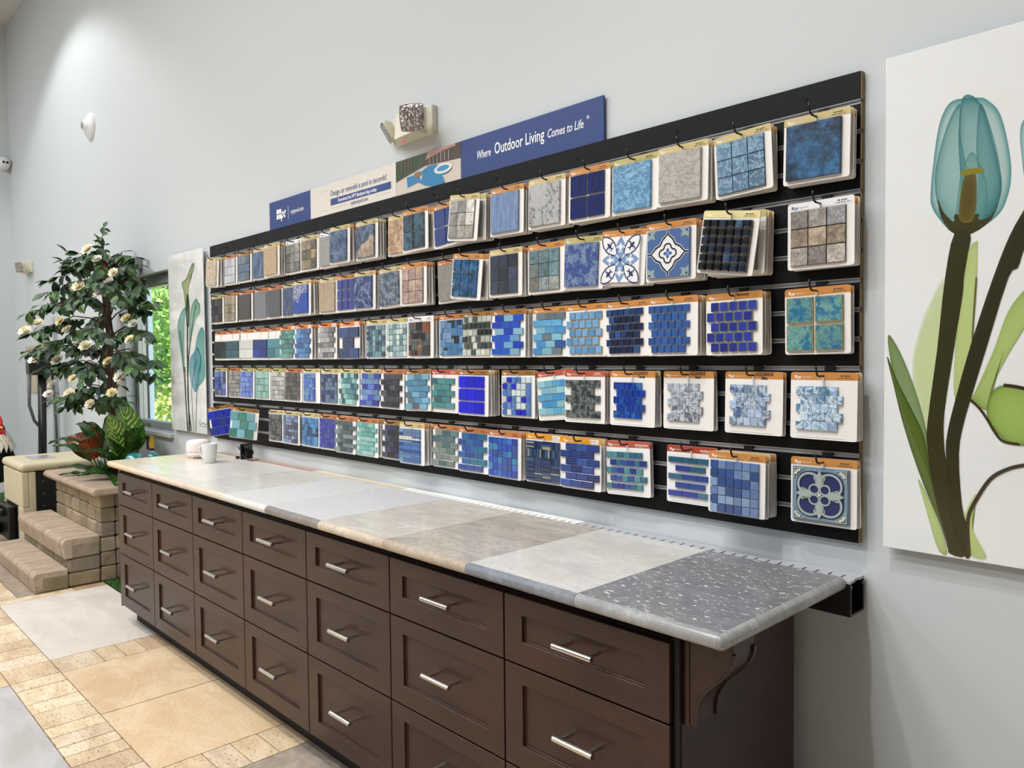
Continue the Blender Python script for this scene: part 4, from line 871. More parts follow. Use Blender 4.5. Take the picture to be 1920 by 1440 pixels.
ART_RIGHT = [
('petal',[(0.271,2.087),(0.288,2.078),(0.313,2.044),(0.33,1.976),(0.338,1.905),(0.331,1.85),(0.311,1.811),(0.261,1.78),(0.224,1.782),(0.2,1.807),(0.177,1.845),(0.171,1.88),(0.178,1.968),(0.189,2.044),(0.206,2.084),(0.228,2.094)],'#9ccfc8','#2f8f94',0.28,0.8,None),
('petal',[(0.233,2.082),(0.207,2.04),(0.185,1.957),(0.181,1.899),(0.19,1.848),(0.222,1.79),(0.248,1.782),(0.261,1.838),(0.247,1.936),(0.235,2.01)],'#6fb9b8','#2c7f86',0.3,0.7,None),
('petal',[(0.258,2.095),(0.237,2.091),(0.231,2.015),(0.234,1.938),(0.244,1.792),(0.274,1.788),(0.299,1.818),(0.315,1.853),(0.317,1.899),(0.297,1.997),(0.28,2.061)],'#64b0b2','#246f78',0.35,0.8,None),
('petal',[(0.275,2.072),(0.297,2.011),(0.314,1.932),(0.319,1.862),(0.299,1.813),(0.261,1.785),(0.273,1.883),(0.268,1.979)],'#5aa9ad','#1f6c76',0.3,0.7,None),
('petal',[(0.257,1.965),(0.238,1.923),(0.23,1.866),(0.231,1.813),(0.282,1.806),(0.29,1.88),(0.273,1.94)],'#8cc4bd','#3d8f8f',0.3,0.7,None),
('fill',[(0.188,1.868),(0.199,1.837),(0.222,1.809),(0.224,1.827),(0.244,1.82),(0.274,1.821),(0.274,1.807),(0.299,1.813),(0.315,1.846),(0.299,1.804),(0.261,1.778),(0.224,1.781),(0.195,1.823)],'#3f3a12','#3f3a12',0.95,0.95,None),
('petal',[(0.244,1.915),(0.268,1.91),(0.265,1.813),(0.233,1.817)],'#5a4d15','#8a7a30',0.9,0.6,None),
('fill',[(0.238,1.925),(0.251,1.928),(0.281,1.924),(0.282,1.915),(0.264,1.914),(0.238,1.915)],'#8f8316','#8f8316',0.95,0.95,None),
('petal',[(0.354,1.984),(0.358,2.011),(0.377,2.038),(0.4,2.015),(0.416,1.949),(0.413,1.869),(0.387,1.837),(0.367,1.868),(0.357,1.943)],'#8cc9c4','#2a8a90',0.35,0.8,None),
('petal',[(0.207,1.68),(0.165,1.609),(0.142,1.534),(0.133,1.473),(0.138,1.402),(0.162,1.332),(0.177,1.232),(0.204,1.334),(0.211,1.532)],'#d6e7a4','#c6db8c',0.7,0.15,None),
('petal',[(0.27,1.758),(0.273,1.745),(0.271,1.626),(0.269,1.597),(0.264,1.539),(0.252,1.404),(0.226,1.403),(0.233,1.599),(0.253,1.735)],'#c9de8a','#a9c262',0.75,0.6,None),
('petal',[(0.366,1.64),(0.334,1.59),(0.306,1.502),(0.269,1.405),(0.265,1.391),(0.295,1.368),(0.303,1.416),(0.335,1.492),(0.366,1.552),(0.397,1.619),(0.393,1.665)],'#b9d36b','#7fa02c',0.7,0.75,None),
('petal',[(0.076,1.546),(0.094,1.525),(0.118,1.473),(0.143,1.402),(0.167,1.312),(0.187,1.182),(0.163,1.23),(0.134,1.3),(0.104,1.391),(0.082,1.484)],'#7b9a52','#54702c',0.7,0.85,None),
('petal',[(0.074,1.494),(0.104,1.422),(0.134,1.361),(0.163,1.291),(0.187,1.157),(0.22,1.021),(0.197,1.093),(0.154,1.199),(0.115,1.319),(0.09,1.421)],'#5d7420','#2c3410',0.8,0.95,None),
('petal',[(0.149,1.193),(0.187,1.117),(0.215,1.025),(0.195,1.027),(0.169,1.114)],'#c3d98a','#8ea861',0.8,0.8,None),
('petal',[(0.25,1.115),(0.276,1.173),(0.268,1.093),(0.298,1.025),(0.264,1.024),(0.255,1.067)],'#c5db82','#b5cc6c',0.8,0.4,None),
('fill',[(0.224,1.781),(0.257,1.777),(0.253,1.733),(0.245,1.676),(0.243,1.637),(0.225,1.508),(0.206,1.359),(0.206,1.284),(0.211,1.245),(0.223,1.186),(0.237,1.089),(0.255,1.022),(0.22,1.021),(0.215,1.045),(0.187,1.157),(0.17,1.266),(0.169,1.332),(0.189,1.508),(0.205,1.68)],'#33310f','#33310f',0.97,0.97,None),
('fill',[(0.431,1.919),(0.443,1.873),(0.417,1.824),(0.391,1.782),(0.365,1.731),(0.353,1.69),(0.335,1.67),(0.294,1.516),(0.265,1.405),(0.248,1.336),(0.238,1.262),(0.246,1.139),(0.261,1.078),(0.264,1.022),(0.251,1.022),(0.224,1.087),(0.211,1.245),(0.213,1.31),(0.234,1.409),(0.264,1.531),(0.305,1.672),(0.336,1.762),(0.364,1.818),(0.394,1.872)],'#2e2b0d','#2e2b0d',0.95,0.95,None),
('petal',[(0.295,1.368),(0.303,1.406),(0.328,1.426),(0.384,1.418),(0.423,1.382),(0.423,1.319),(0.385,1.293),(0.341,1.294),(0.321,1.312),(0.302,1.339)],'#a9c95a','#5d7a2a',0.8,0.9,None),
('line',[(0.256,1.395),(0.278,1.374),(0.295,1.349),(0.312,1.318),(0.329,1.298),(0.361,1.293)],'#3a3410','',0.95,0,0.006),
('line',[(0.328,1.426),(0.352,1.423),(0.384,1.415)],'#3a2a18','',0.95,0,0.008),
('line',[(0.401,1.253),(0.37,1.247),(0.338,1.235),(0.305,1.21),(0.276,1.158),(0.259,1.107),(0.262,1.024)],'#3a3016','',0.95,0,0.008),
('line',[(0.271,1.675),(0.267,1.603),(0.264,1.531)],'#5c5a2a','',0.8,0,0.003)]
ART_LEFT = [
('petal',[(-4.19,1.719),(-4.249,1.68),(-4.288,1.625),(-4.315,1.561),(-4.343,1.495),(-4.337,1.402),(-4.306,1.318),(-4.223,1.348),(-4.164,1.385),(-4.126,1.458),(-4.125,1.585),(-4.147,1.677)],'#6fb5ae','#3d8f96',0.75,0.85,None),
('petal',[(-4.267,1.588),(-4.339,1.552),(-4.402,1.505),(-4.418,1.439),(-4.399,1.363),(-4.343,1.299),(-4.303,1.295),(-4.246,1.347),(-4.218,1.44),(-4.213,1.523)],'#6fb0c0','#4b93ad',0.6,0.7,None),
('petal',[(-4.453,1.856),(-4.529,1.832),(-4.582,1.786),(-4.604,1.729),(-4.579,1.632),(-4.548,1.535),(-4.517,1.434),(-4.492,1.439),(-4.494,1.592),(-4.478,1.734)],'#7fbcae','#3f8f88',0.7,0.8,None),
('petal',[(-4.27,1.907),(-4.237,1.882),(-4.209,1.862),(-4.219,1.807),(-4.279,1.773),(-4.356,1.664),(-4.396,1.599),(-4.403,1.684),(-4.375,1.815),(-4.331,1.878)],'#8dc0a8','#39765f',0.75,0.9,None),
('petal',[(-4.303,2.144),(-4.293,2.111),(-4.356,2.056),(-4.389,1.984),(-4.404,1.891),(-4.428,1.742),(-4.443,1.742),(-4.463,1.895),(-4.482,1.972),(-4.509,2.026),(-4.428,2.053),(-4.352,2.121)],'#a8bb84','#3d4f2c',0.85,0.95,None),
('petal',[(-4.401,1.947),(-4.383,1.853),(-4.399,1.741),(-4.437,1.723),(-4.448,1.818),(-4.432,1.921)],'#3a4a38','#1e2a26',0.85,0.9,None),
('line',[(-4.427,1.761),(-4.439,1.496),(-4.444,1.258),(-4.432,1.022)],'#1d2b30','',0.95,0,0.022),
('line',[(-4.49,1.458),(-4.49,1.304),(-4.48,1.161),(-4.459,1.023)],'#1b1f1c','',0.95,0,0.017),
('line',[(-4.569,1.708),(-4.532,1.592),(-4.516,1.438),(-4.495,1.304),(-4.469,1.023)],'#222a24','',0.9,0,0.009),
('line',[(-4.395,1.609),(-4.432,1.448),(-4.442,1.21),(-4.4,1.024)],'#1e2624','',0.95,0,0.012),
('line',[(-4.278,1.865),(-4.325,1.775),(-4.368,1.664),(-4.417,1.534)],'#1e3a30','',0.9,0,0.01),
('line',[(-4.278,1.583),(-4.234,1.55),(-4.214,1.495),(-4.266,1.402),(-4.298,1.262),(-4.329,1.027)],'#223238','',0.9,0,0.007),
('line',[(-4.283,1.514),(-4.335,1.421),(-4.376,1.335),(-4.379,1.213),(-4.364,1.024)],'#223238','',0.9,0,0.006),
('line',[(-4.253,1.115),(-4.26,1.082),(-4.239,1.079)],'#3a4048','',0.9,0,0.004),
('line',[(-4.239,1.083),(-4.222,1.096),(-4.204,1.084),(-4.186,1.093),(-4.164,1.083),(-4.141,1.092),(-4.11,1.089)],'#3a4048','',0.9,0,0.004),
('line',[(-4.251,1.071),(-4.194,1.07),(-4.133,1.072)],'#6a7078','',0.8,0,0.003)]
# ------------------------------------------------------------------ banner boards standing on the slatwall
BL = '#26407f'
def panel(name, x0, x1, col, label, mt=None):
    t = thing(name, label, 'sign', ((x0 + x1) / 2, -.012, 2.2255)); b = MB(); w_ = (x1 - x0) / 2 - .0006; b.box((-w_, -.004, 0), (w_, .004, .1505), lin(col)); b.build('sign_board', PLAIN, t); return t
def lx(t, x): return x - t.location.x
def lz(z): return z - 2.2255
YB = -.0043
t = panel('logo_sign', -3.249, -2.795, BL, 'small blue sign with white tile logo at the left end of the banner')
b = MB(); x, z = -3.165, 2.262
for i in range(2):
    for j in range(2): b.box((lx(t, x) + i * .029, YB, lz(z) + .012 + j * .029), (lx(t, x) + i * .029 + .024, YB + .0003, lz(z) + .012 + j * .029 + .024), W1)
o = b.build('logo_squares', PLAIN, t)
b = MB(); addtext(b, 'pt', .075, lx(t, x) + .052, lz(z) + .014, YB, W1, shear=.3, bold=.0012, sx=.75); b.build('logo_letters', PLAIN, t)
b = MB(); b.box((lx(t, -3.035), YB, lz(2.262)), (lx(t, -3.0325), YB + .0003, lz(2.33)), W1); b.build('divider_line', PLAIN, t)
b = MB(); addtext(b, 'nptpool.com', .034, lx(t, -3.005), lz(2.285), YB, W1, sx=.8); b.build('lettering', PLAIN, t)
t = panel('app_sign', -2.794, -2.037, '#dedad2', 'cream sign reading Design or remodel a pool in seconds')
b = MB(); b.box((lx(t, -2.595), YB, lz(2.266)), (lx(t, -2.075), YB + .0003, lz(2.299)), lin('#2d4688')); b.build('blue_stripe', PLAIN, t)
b = MB(); addtext(b, 'Design or remodel a pool in seconds!', .0385, lx(t, -2.594), lz(2.313), YB - .0003, lin('#33457d'), sx=.83, bold=.0002); addtext(b, 'nptbackyard.com', .026, lx(t, -2.41), lz(2.243), YB - .0003, lin('#33457d'), sx=.82)
addtext(b, 'Download the NPT Backyard App today.', .0245, lx(t, -2.525), lz(2.275), YB - .0006, W1, sx=.83, bold=.0003)
for a, c in ((-2.59, -2.44), (-2.2, -2.08)): b.box((lx(t, a), YB, lz(2.2505)), (lx(t, c), YB + .0003, lz(2.2515)), lin('#8a8a8a'))
for zz in (2.346, 2.248): b.box((lx(t, -2.70), YB, lz(zz)), (lx(t, -2.62), YB + .0003, lz(zz + .001)), lin('#8a8a8a'))
b.build('lettering', PLAIN, t)
t = panel('pool_photo_sign', -2.036, -1.588, '#cfc6bb', 'sign with a photograph of a backyard pool and round spa')
def q(pts): return [(lx(t, a), lz(c)) for a, c in pts]
b = MB(); n = 0
def pp(pts, c):
    global n
    n += 1; b.prism(q(pts), YB - n * .0003, YB - n * .0003 + .0004, lin(c))
pp([(-2.035, 2.285), (-1.95, 2.3), (-1.80, 2.325), (-1.70, 2.328), (-1.589, 2.32), (-1.589, 2.3755), (-2.035, 2.3755)], '#3c4a33')
pp([(-2.035, 2.29), (-1.99, 2.305), (-1.88, 2.32), (-1.86, 2.3755), (-2.035, 2.3755)], '#33452b')
pp([(-1.84, 2.322), (-1.589, 2.31), (-1.589, 2.3755), (-1.80, 2.3755)], '#4a3f3b')
pp([(-1.82, 2.345), (-1.70, 2.362), (-1.62, 2.366), (-1.62, 2.3755), (-1.80, 2.3755)], '#b58d80')
for xx in (-1.79, -1.765, -1.74, -1.715, -1.69, -1.665): b.box((lx(t, xx), YB - .0022, lz(2.318)), (lx(t, xx + .003), YB - .0018, lz(2.358)), lin('#cfc3b8'))
for xx in (-1.99, -1.965, -1.94, -1.92): b.box((lx(t, xx), YB - .0022, lz(2.31)), (lx(t, xx + .004), YB - .0018, lz(2.372)), lin('#7a6a55'))
pp([(-1.955, 2.293), (-1.865, 2.297), (-1.80, 2.316), (-1.74, 2.313), (-1.736, 2.292), (-1.70, 2.25), (-1.69, 2.229), (-1.76, 2.222), (-1.83, 2.24), (-1.872, 2.26), (-1.949, 2.25)], '#2f7fb3')
pp([(-1.86, 2.285), (-1.85, 2.262), (-1.84, 2.285)], '#c9beb0'); pp([(-1.90, 2.302), (-1.86, 2.306), (-1.845, 2.285), (-1.89, 2.28)], '#8a6a4a')
pp(ell(-1.70, 2.283, .056, .020, 24), '#3a8fb8'); pp(ell(-1.70, 2.2885, .060, .0195, 24), '#e6e2dc'); pp(ell(-1.70, 2.289, .041, .0115, 24), '#2f8fc0')
b.build('pool_picture', PLAIN, t)
t = panel('slogan_sign', -1.587, -.846, BL, 'long blue sign reading Where Outdoor Living Comes to Life')
b = MB(); 
addtext(b, 'Where', .045, lx(t, -1.492), lz(2.285), YB, W1, shear=.22, sx=.64, bold=.0002); addtext(b, 'Outdoor Living', .062, lx(t, -1.388), lz(2.285), YB, W1, sx=.69, bold=.0004); addtext(b, 'Comes to Life', .044, lx(t, -1.108), lz(2.287), YB, W1, shear=.22, sx=.68, bold=.0002); addtext(b, '®', .017, lx(t, -.921), lz(2.312), YB, W1)
b.build('lettering', PLAIN, t)

# ------------------------------------------------------------------ emergency lights, sensor, camera
CRM = mat('cream_plastic', '#d9d6c4', rough=.4)
def lensmat():
    M = mat('ribbed_lens', '#a49a98', rough=.15, metal=.4); g = G(M); v = g.coords(rnd=False); b_ = g.n('ShaderNodeTexVoronoi'); b_.inputs['Scale'].default_value = 85; g.l(v, b_.inputs['Vector']); g.l(g.ramp(b_.outputs['Distance'], [(.1, lin('#e2dad6')), (.55, lin('#8b8280'))]), g.b.inputs['Base Color']); g.bump(b_.outputs['Distance'], .8, .004); return M
LENS = lensmat()
def emergency(loc, label, k=1.):
    t = thing('emergency_light', label, 'emergency light', loc)
    b = MB(); b.box((-.14, -.03, -.06), (.14, 0, .06)); b.build('base_plate', CRM, t, bevel=.006)
    b = MB(); vs = [(-.115, -.03, -.064), (.10, -.03, -.060), (.10, -.03, .056), (-.115, -.03, .058), (-.055, -.085, -.062), (.10, -.09, -.056), (.10, -.07, .05), (-.055, -.075, .052)]
    b.add(vs, [(0, 1, 5, 4), (1, 2, 6, 5), (2, 3, 7, 6), (3, 0, 4, 7), (4, 5, 6, 7)]); b.build('housing', CRM, t, bevel=.004)
    def head(name, at, aim, sc=1.):
        d = Vector(aim).normalized(); Q = d.to_track_quat('Z', 'Y').to_matrix().to_4x4(); Q.translation = Vector(at)
        h = MB(); vs = []; n_ = 24
        for rr_, zz in ((.0, -.035), (.02, -.034), (.036, -.022), (.045, -.004), (.047, .006), (.045, .010)):
            for i in range(n_):
                a = 2 * PI * i / n_; f = 1 / max(abs(math.cos(a)), abs(math.sin(a))) ** .72; vs.append(Q @ Vector((rr_ * sc * math.cos(a) * f, rr_ * sc * math.sin(a) * f, zz * sc)))
        h.add(vs, [(i * n_ + k_, i * n_ + (k_ + 1) % n_, (i + 1) * n_ + (k_ + 1) % n_, (i + 1) * n_ + k_) for i in range(5) for k_ in range(n_)])
        o = h.build(name, CRM, t, smooth=True)
        l_ = MB(); vs = []
        for rr_, zz in ((.0001, .0125), (.03, .012), (.0445, .0085)):
            for i in range(n_):
                a = 2 * PI * i / n_; f = 1 / max(abs(math.cos(a)), abs(math.sin(a))) ** .72; vs.append(Q @ Vector((rr_ * sc * math.cos(a) * f, rr_ * sc * math.sin(a) * f, zz * sc)))
        l_.add(vs, [(i * n_ + k_, (i) * n_ + (k_ + 1) % n_, (i + 1) * n_ + (k_ + 1) % n_, (i + 1) * n_ + k_)[::-1] for i in range(2) for k_ in range(n_)]); l_.build('lens', LENS, o)
    head('lamp_head', (.135, -.125, -.018), (.5, -.8, -.16), 1.2); head('lamp_head', (-.135, -.06, -.005), (-.42, -.75, -.5), 1.0)
    b = MB(); b.tube([(-.09, -.045, .01), (-.13, -.055, .0)], .012, 10); b.build('swivel_joint', CRM, t)
    b = MB(); b.lathe([(0, -.006), (.006, -.004), (.007, 0)], 12); o = b.build('indicator_lamp', mat('red_led', '#c8685c', rough=.3, emit='#ff5040', estr=.6), t); o.location = (-.02, -.06, -.0665)
    return t
emergency((-1.895, 0, 2.505), 'cream twin-head emergency light on the wall above the pool photo sign')
e2 = emergency((-8.86, 0, 2.53), 'small distant cream emergency light on the wall left of the tree'); e2.scale = (1., .95, 1.)
t = thing('motion_sensor', 'round white dome sensor high on the pale wall', 'sensor', (-6.53, -.0, 3.53)); Mx = Matrix.Rotation(PI / 2, 4, 'X')
b = MB(); b.lathe([(.115, 0), (.115, .012), (.09, .035), (.045, .055), (.04, .07), (0, .073)], 32, M=Mx); b.build('sensor_body', mat('white_plastic', '#e9ebee', rough=.35), t, smooth=True)
b = MB(); b.lathe([(.03, .0735), (.02, .079), (0, .08)], 20, M=Mx); b.build('sensor_eye', mat('grey_plastic', '#8f9295', rough=.3), t)
t = thing('security_camera', 'white round ball security camera in the upper left corner', 'security camera', (XL, -.075, 3.78)); My = Matrix.Rotation(PI / 2, 4, 'Y')
b = MB(); b.lathe([(.075, 0), (.075, .03), (.06, .045), (0, .046)], 24, M=My); b.build('mount', MATS['white_plastic'], t, smooth=False)
b = MB(); b.lathe([(.07 * math.sin(PI * i / 12), .075 - .07 * math.cos(PI * i / 12)) for i in range(13)], 24, M=My); b.build('camera_ball', MATS['white_plastic'], t, smooth=True)
for s_ in (-1, 1):
    b = MB(); b.lathe([(.014, 0), (.012, .004), (0, .005)], 14, M=My); o = b.build('camera_lens', BLK, t); o.location = (.1435, s_ * .018 + .005, -.005)
t = thing('wall_conduit_fitting', 'small grey angled fixture on the wall above the window', 'wall fixture', (-5.40, 0, 2.24)); b = MB(); b.box((-.05, -.05, -.04), (.05, 0, .05)); b.build('fixture_box', MATS['grey_plastic'], t, bevel=.008); b = MB(); b.tube([(-.03, -.05, -.01), (-.06, -.10, -.05)], .02, 10); b.build('fixture_arm', MATS['grey_plastic'], t)

# ------------------------------------------------------------------ glass wall prints
def mixc(a, b_, f): return tuple(a[i] * (1 - f) + b_[i] * f for i in range(3))
def art(name, x0, x1, z0, z1, data, label, bgc, bgc2):
    t = thing(name, label, 'wall art', ((x0 + x1) / 2, 0, z0)); L = -Vector(t.location)
    M = attmat('acrylic_ground' + name, 'mottle', rough=.12, scale=7, lo=.42, hi=.62, coat=.8, rnd=False)
    b = MB(); b.box((x0, -.031, z0), (x1, -.025, z1), lin(bgc), lin(bgc2)); o = b.build('glass_panel', M, t, bevel=.0012); o.location = L
    b = MB()
    for xx in (x0 + .08, x1 - .08):
        for zz in (z0 + .1, z1 - .1): b.box((xx - .012, -.0249, zz - .012), (xx + .012, 0, zz + .012))
    o = b.build('standoff', BLK, t); o.location = L
    b = MB(); y = -.0314
    for kind, pts, ce_in, ce_out, ai, ae, w_ in data:
        y -= .00007
        if kind == 'line':
            c = lin(ce_in)[:3] + (ai if ai else ae,); c = lin(ce_in)[:3] + (ae if isinstance(ae, float) and ae > 0 else .95,)
            # smooth the path
            P_ = [Vector(p) for p in pts]; out = []
            for i in range(len(P_) - 1):
                p0, p1, p2, p3 = P_[max(i - 1, 0)], P_[i], P_[i + 1], P_[min(i + 2, len(P_) - 1)]
                for k in range(6):
                    u = k / 6; out.append(.5 * ((2 * p1) + (p2 - p0) * u + (2 * p0 - 5 * p1 + 4 * p2 - p3) * u * u + (3 * p1 - p0 - 3 * p2 + p3) * u ** 3))
            out.append(P_[-1]); vs = []; n_ = len(out)
            for i, p in enumerate(out):
                d = (out[min(i + 1, n_ - 1)] - out[max(i - 1, 0)]).normalized(); nn = Vector((-d.y, d.x)) * w_ / 2; vs += [(p.x - nn.x, y, p.y - nn.y), (p.x + nn.x, y, p.y + nn.y)]
            b.add(vs, [(2 * i, 2 * i + 1, 2 * i + 3, 2 * i + 2) for i in range(n_ - 1)], c)
            continue
        P_ = [Vector(p) for p in pts]; n0 = len(P_); out = []
        sm = 5 if kind == 'petal' else 3
        for i in range(n0):
            p0, p1, p2, p3 = P_[i - 1], P_[i], P_[(i + 1) % n0], P_[(i + 2) % n0]
            for k in range(sm):
                u = k / sm; out.append(.5 * ((2 * p1) + (p2 - p0) * u + (2 * p0 - 5 * p1 + 4 * p2 - p3) * u * u + (3 * p1 - p0 - 3 * p2 + p3) * u ** 3))
        out = [Vector((min(max(p.x, x0 + .002), x1 - .002), min(max(p.y, z0 + .002), z1 - .002))) for p in out]
        if kind == 'fill':
            c = lin(ce_in)[:3] + (ai,); b.add([(p.x, y, p.y) for p in out], [tuple(range(len(out)))], c); continue
        n_ = len(out); c0 = sum(out, Vector((0, 0))) / n_; rings = [1., .96, .88, .65, .3, .02]; vs = []; A_ = [1., .75, .35, .12, .03, 0.]
        for f in rings:
            for p in out: q_ = c0 + (p - c0) * f; vs.append((q_.x, y, q_.y))
        ci, co_ = lin(ce_in)[:3], lin(ce_out)[:3]
        def cc(k_): f = A_[k_]; return mixc(ci, co_, f) + (ai + (ae - ai) * f,)
        fs = [];
        for k_ in range(5):
            for i in range(n_):
                j = (i + 1) % n_; b.add([vs[k_ * n_ + i], vs[k_ * n_ + j], vs[(k_ + 1) * n_ + j], vs[(k_ + 1) * n_ + i]], [(0, 1, 2, 3)], [cc(k_), cc(k_), cc(k_ + 1), cc(k_ + 1)])
    o = b.build('flower_print', PRINT, t); o.location = L; return t
art('glass_wall_print', .067, .677, 1.011, 2.233, ART_RIGHT, 'large glass print of a teal translucent tulip at the right edge', '#eff3f5', '#edf1f2')
art('glass_wall_print', -4.752, -4.15, 1.02, 2.23, ART_LEFT, 'tall glass print of calla lilies between window and slatwall', '#eef0f0', '#dde3e3')

# ------------------------------------------------------------------ things on the worktop
t = thing('aroma_diffuser', 'pale pink rounded diffuser standing behind the white mug', 'diffuser', (-3.70, -.265, TZ + .0002)); PKM = mat('pink_plastic', '#f3e7e6', rough=.4)
b = MB(); b.lathe([(0, .034), (.0665, .034), (.068, .045), (.067, .085), (.062, .098), (.05, .104), (.02, .1055), (0, .106)], 40); b.build('diffuser_lid', PKM, t, smooth=True)
b = MB(); b.lathe([(0, .008), (.05, .008), (.06, .012), (.0665, .022), (.067, .033), (0, .0335)], 40); b.build('diffuser_base', mat('pale_plastic', '#efe4e2', rough=.4), t, smooth=True)
for a in range(4):
    b = MB(); b.lathe([(0, 0), (.009, 0), (.009, .009)], 10); o = b.build('foot', MATS['pale_plastic'], t); o.location = (.045 * math.cos(a * PI / 2 + .4), .045 * math.sin(a * PI / 2 + .4), 0)
b = MB(); b.lathe([(.008, .1058), (.013, .1075), (.0165, .1055)], 20); b.build('mist_outlet', MATS['pale_plastic'], t)
t = thing('mug', 'white ceramic mug with square handle on the worktop', 'mug', (-3.42, -.315, TZ + .0002)); CER = mat('white_ceramic', '#dfe1de', rough=.18, coat=.3)
b = MB(); b.lathe([(0, .0), (.030, 0), (.033, .003), (.038, .05), (.0415, .106), (.0400, .1085), (.0380, .106), (.035, .05), (.030, .006), (0, .005)], 40); b.build('cup_body', CER, t, smooth=True)
b = MB(); a = math.radians(205); ux, uy = math.cos(a), math.sin(a); hp = [(.036, .086), (.05, .094), (.068, .088), (.072, .07), (.062, .045), (.052, .028), (.034, .03)]
b.tube([(ux * r_, uy * r_, z_) for r_, z_ in hp], .0048, 10); b.build('handle', CER, t, smooth=True)
t = thing('coiled_cable', 'coiled black power cable leaning on wall at the back of the worktop', 'cable', (-3.39, -.115, TZ)); r_ = random.Random(4)
b = MB()
for k in range(5):
    rr_ = .040 + r_.uniform(-.006, .004); yo = -.018 + .009 * k; ph = r_.uniform(0, 6)
    b.tube([(rr_ * .95 * math.cos(u + ph) + r_.uniform(-.002, .002), yo + r_.uniform(-.003, .003), .0475 + rr_ * 1.05 * math.sin(u + ph)) for u in [2 * PI * i / 20 for i in range(21)]], .0032, 6, cap=False)
b.build('cable_coil', BLK, t, smooth=True)
b = MB(); b.tube([(-.02, -.01, .01), (-.045, -.02, .075), (-.07, -.02, .072), (-.045, -.02, .055)], .0028, 6); b.tube([(.0, -.02, .05), (.03, -.035, .03), (.05, -.01, .004), (.09, .0, .004), (.12, .01, .012)], .0028, 6); b.build('loose_end', BLK, t, smooth=True)
b = MB(); b.box((-.085, -.03, .002), (-.062, -.012, .016)); b.build('plug', BLK, t, bevel=.003)
b = MB(); b.box((.006, -.02, .03), (.03, .03, .055)); b.build('power_adapter', BLK, t, bevel=.004)
b = MB(); b.box((-.006, -.036, .004), (.004, .034, .092)); b.build('cable_tie', BLK, t, bevel=.002)

# ------------------------------------------------------------------ ceiling fittings
for i, (x, y, k) in enumerate(PANELS):
    t = thing('ceiling_panel', 'white rectangular ceiling light panel', 'ceiling light', (x, y, CEIL), group='ceiling light panels'); b = MB(); b.box((-.6, -.3, -.025), (.6, .3, 0)); b.build('frame', mat('white_metal', '#e8e8e6', rough=.5), t)
    b = MB(); b.box((-.57, -.27, -.0275), (.57, .27, -.0251)); b.build('diffuser', mat('lit_diffuser', '#ffffff', emit='#ffffff', estr=3), t)
for x, y, k in SPOTS:
    t = thing('downlight', 'round white ceiling downlight', 'ceiling light', (x, y, CEIL), group='round ceiling downlights'); b = MB(); b.lathe([(.11, 0), (.11, -.03), (.085, -.035), (.08, -.012), (0, -.012)], 24); b.build('housing_ring', MATS['white_metal'], t)
FLOWERS = [(-5.26, -0.32, 2.29), (-5.2, -0.28, 2.22), (-5.08, -0.21, 2.12), (-5.12, -0.24, 2.05), (-5.18, -0.28, 1.98), (-5.45, -0.46, 1.79), (-5.32, -0.37, 2.03), (-5.0, -0.16, 1.8), (-4.95, -0.13, 1.76), (-5.68, -0.63, 1.72), (-5.6, -0.57, 1.78), (-5.41, -0.43, 1.73), (-5.27, -0.35, 1.61), (-5.12, -0.25, 1.5), (-4.97, -0.15, 1.65), (-5.04, -0.2, 1.39), (-5.09, -0.24, 1.28), (-5.24, -0.34, 1.2), (-5.47, -0.48, 1.51), (-4.88, -0.09, 1.44), (-5.5, -0.51, 1.34), (-5.62, -0.59, 1.52), (-5.53, -0.53, 1.27), (-5.36, -0.41, 1.38), (-5.38, -0.43, 1.27)]
# ------------------------------------------------------------------ left corner: planter, steps, heater, plants
BLKC = ['#a8967a', '#9c8b72', '#ad9a7c', '#988a72', '#918473', '#a99a80', '#9f907c', '#8f8468']
def rockmat(name, sc, bands=False):
    M = mat(name, rough=.8); g = G(M); a = g.n('ShaderNodeAttribute', attribute_name='Col'); b = g.n('ShaderNodeAttribute', attribute_name='Col2')
    v = g.coords((.35, 14, 1) if False else ((14, .8, 1) if bands else (1, 1, 1)), rnd=False); h = g.noise(v, sc, 8, .68, dist=1.0 if bands else .3); c = g.mix(g.ramp(h, [(.36, 0.), (.62, 1.)]), a.outputs[0], b.outputs[0])
    g.l(c, g.b.inputs['Base Color']); v2 = g.coords(rnd=False); g.bump(g.noise(v2, 60, 8, .7), .5, .006); return M
ROCK = rockmat('tumbled_block', 14); TREAD = rockmat('striped_tread', 4.5, True)
rb = random.Random(8)
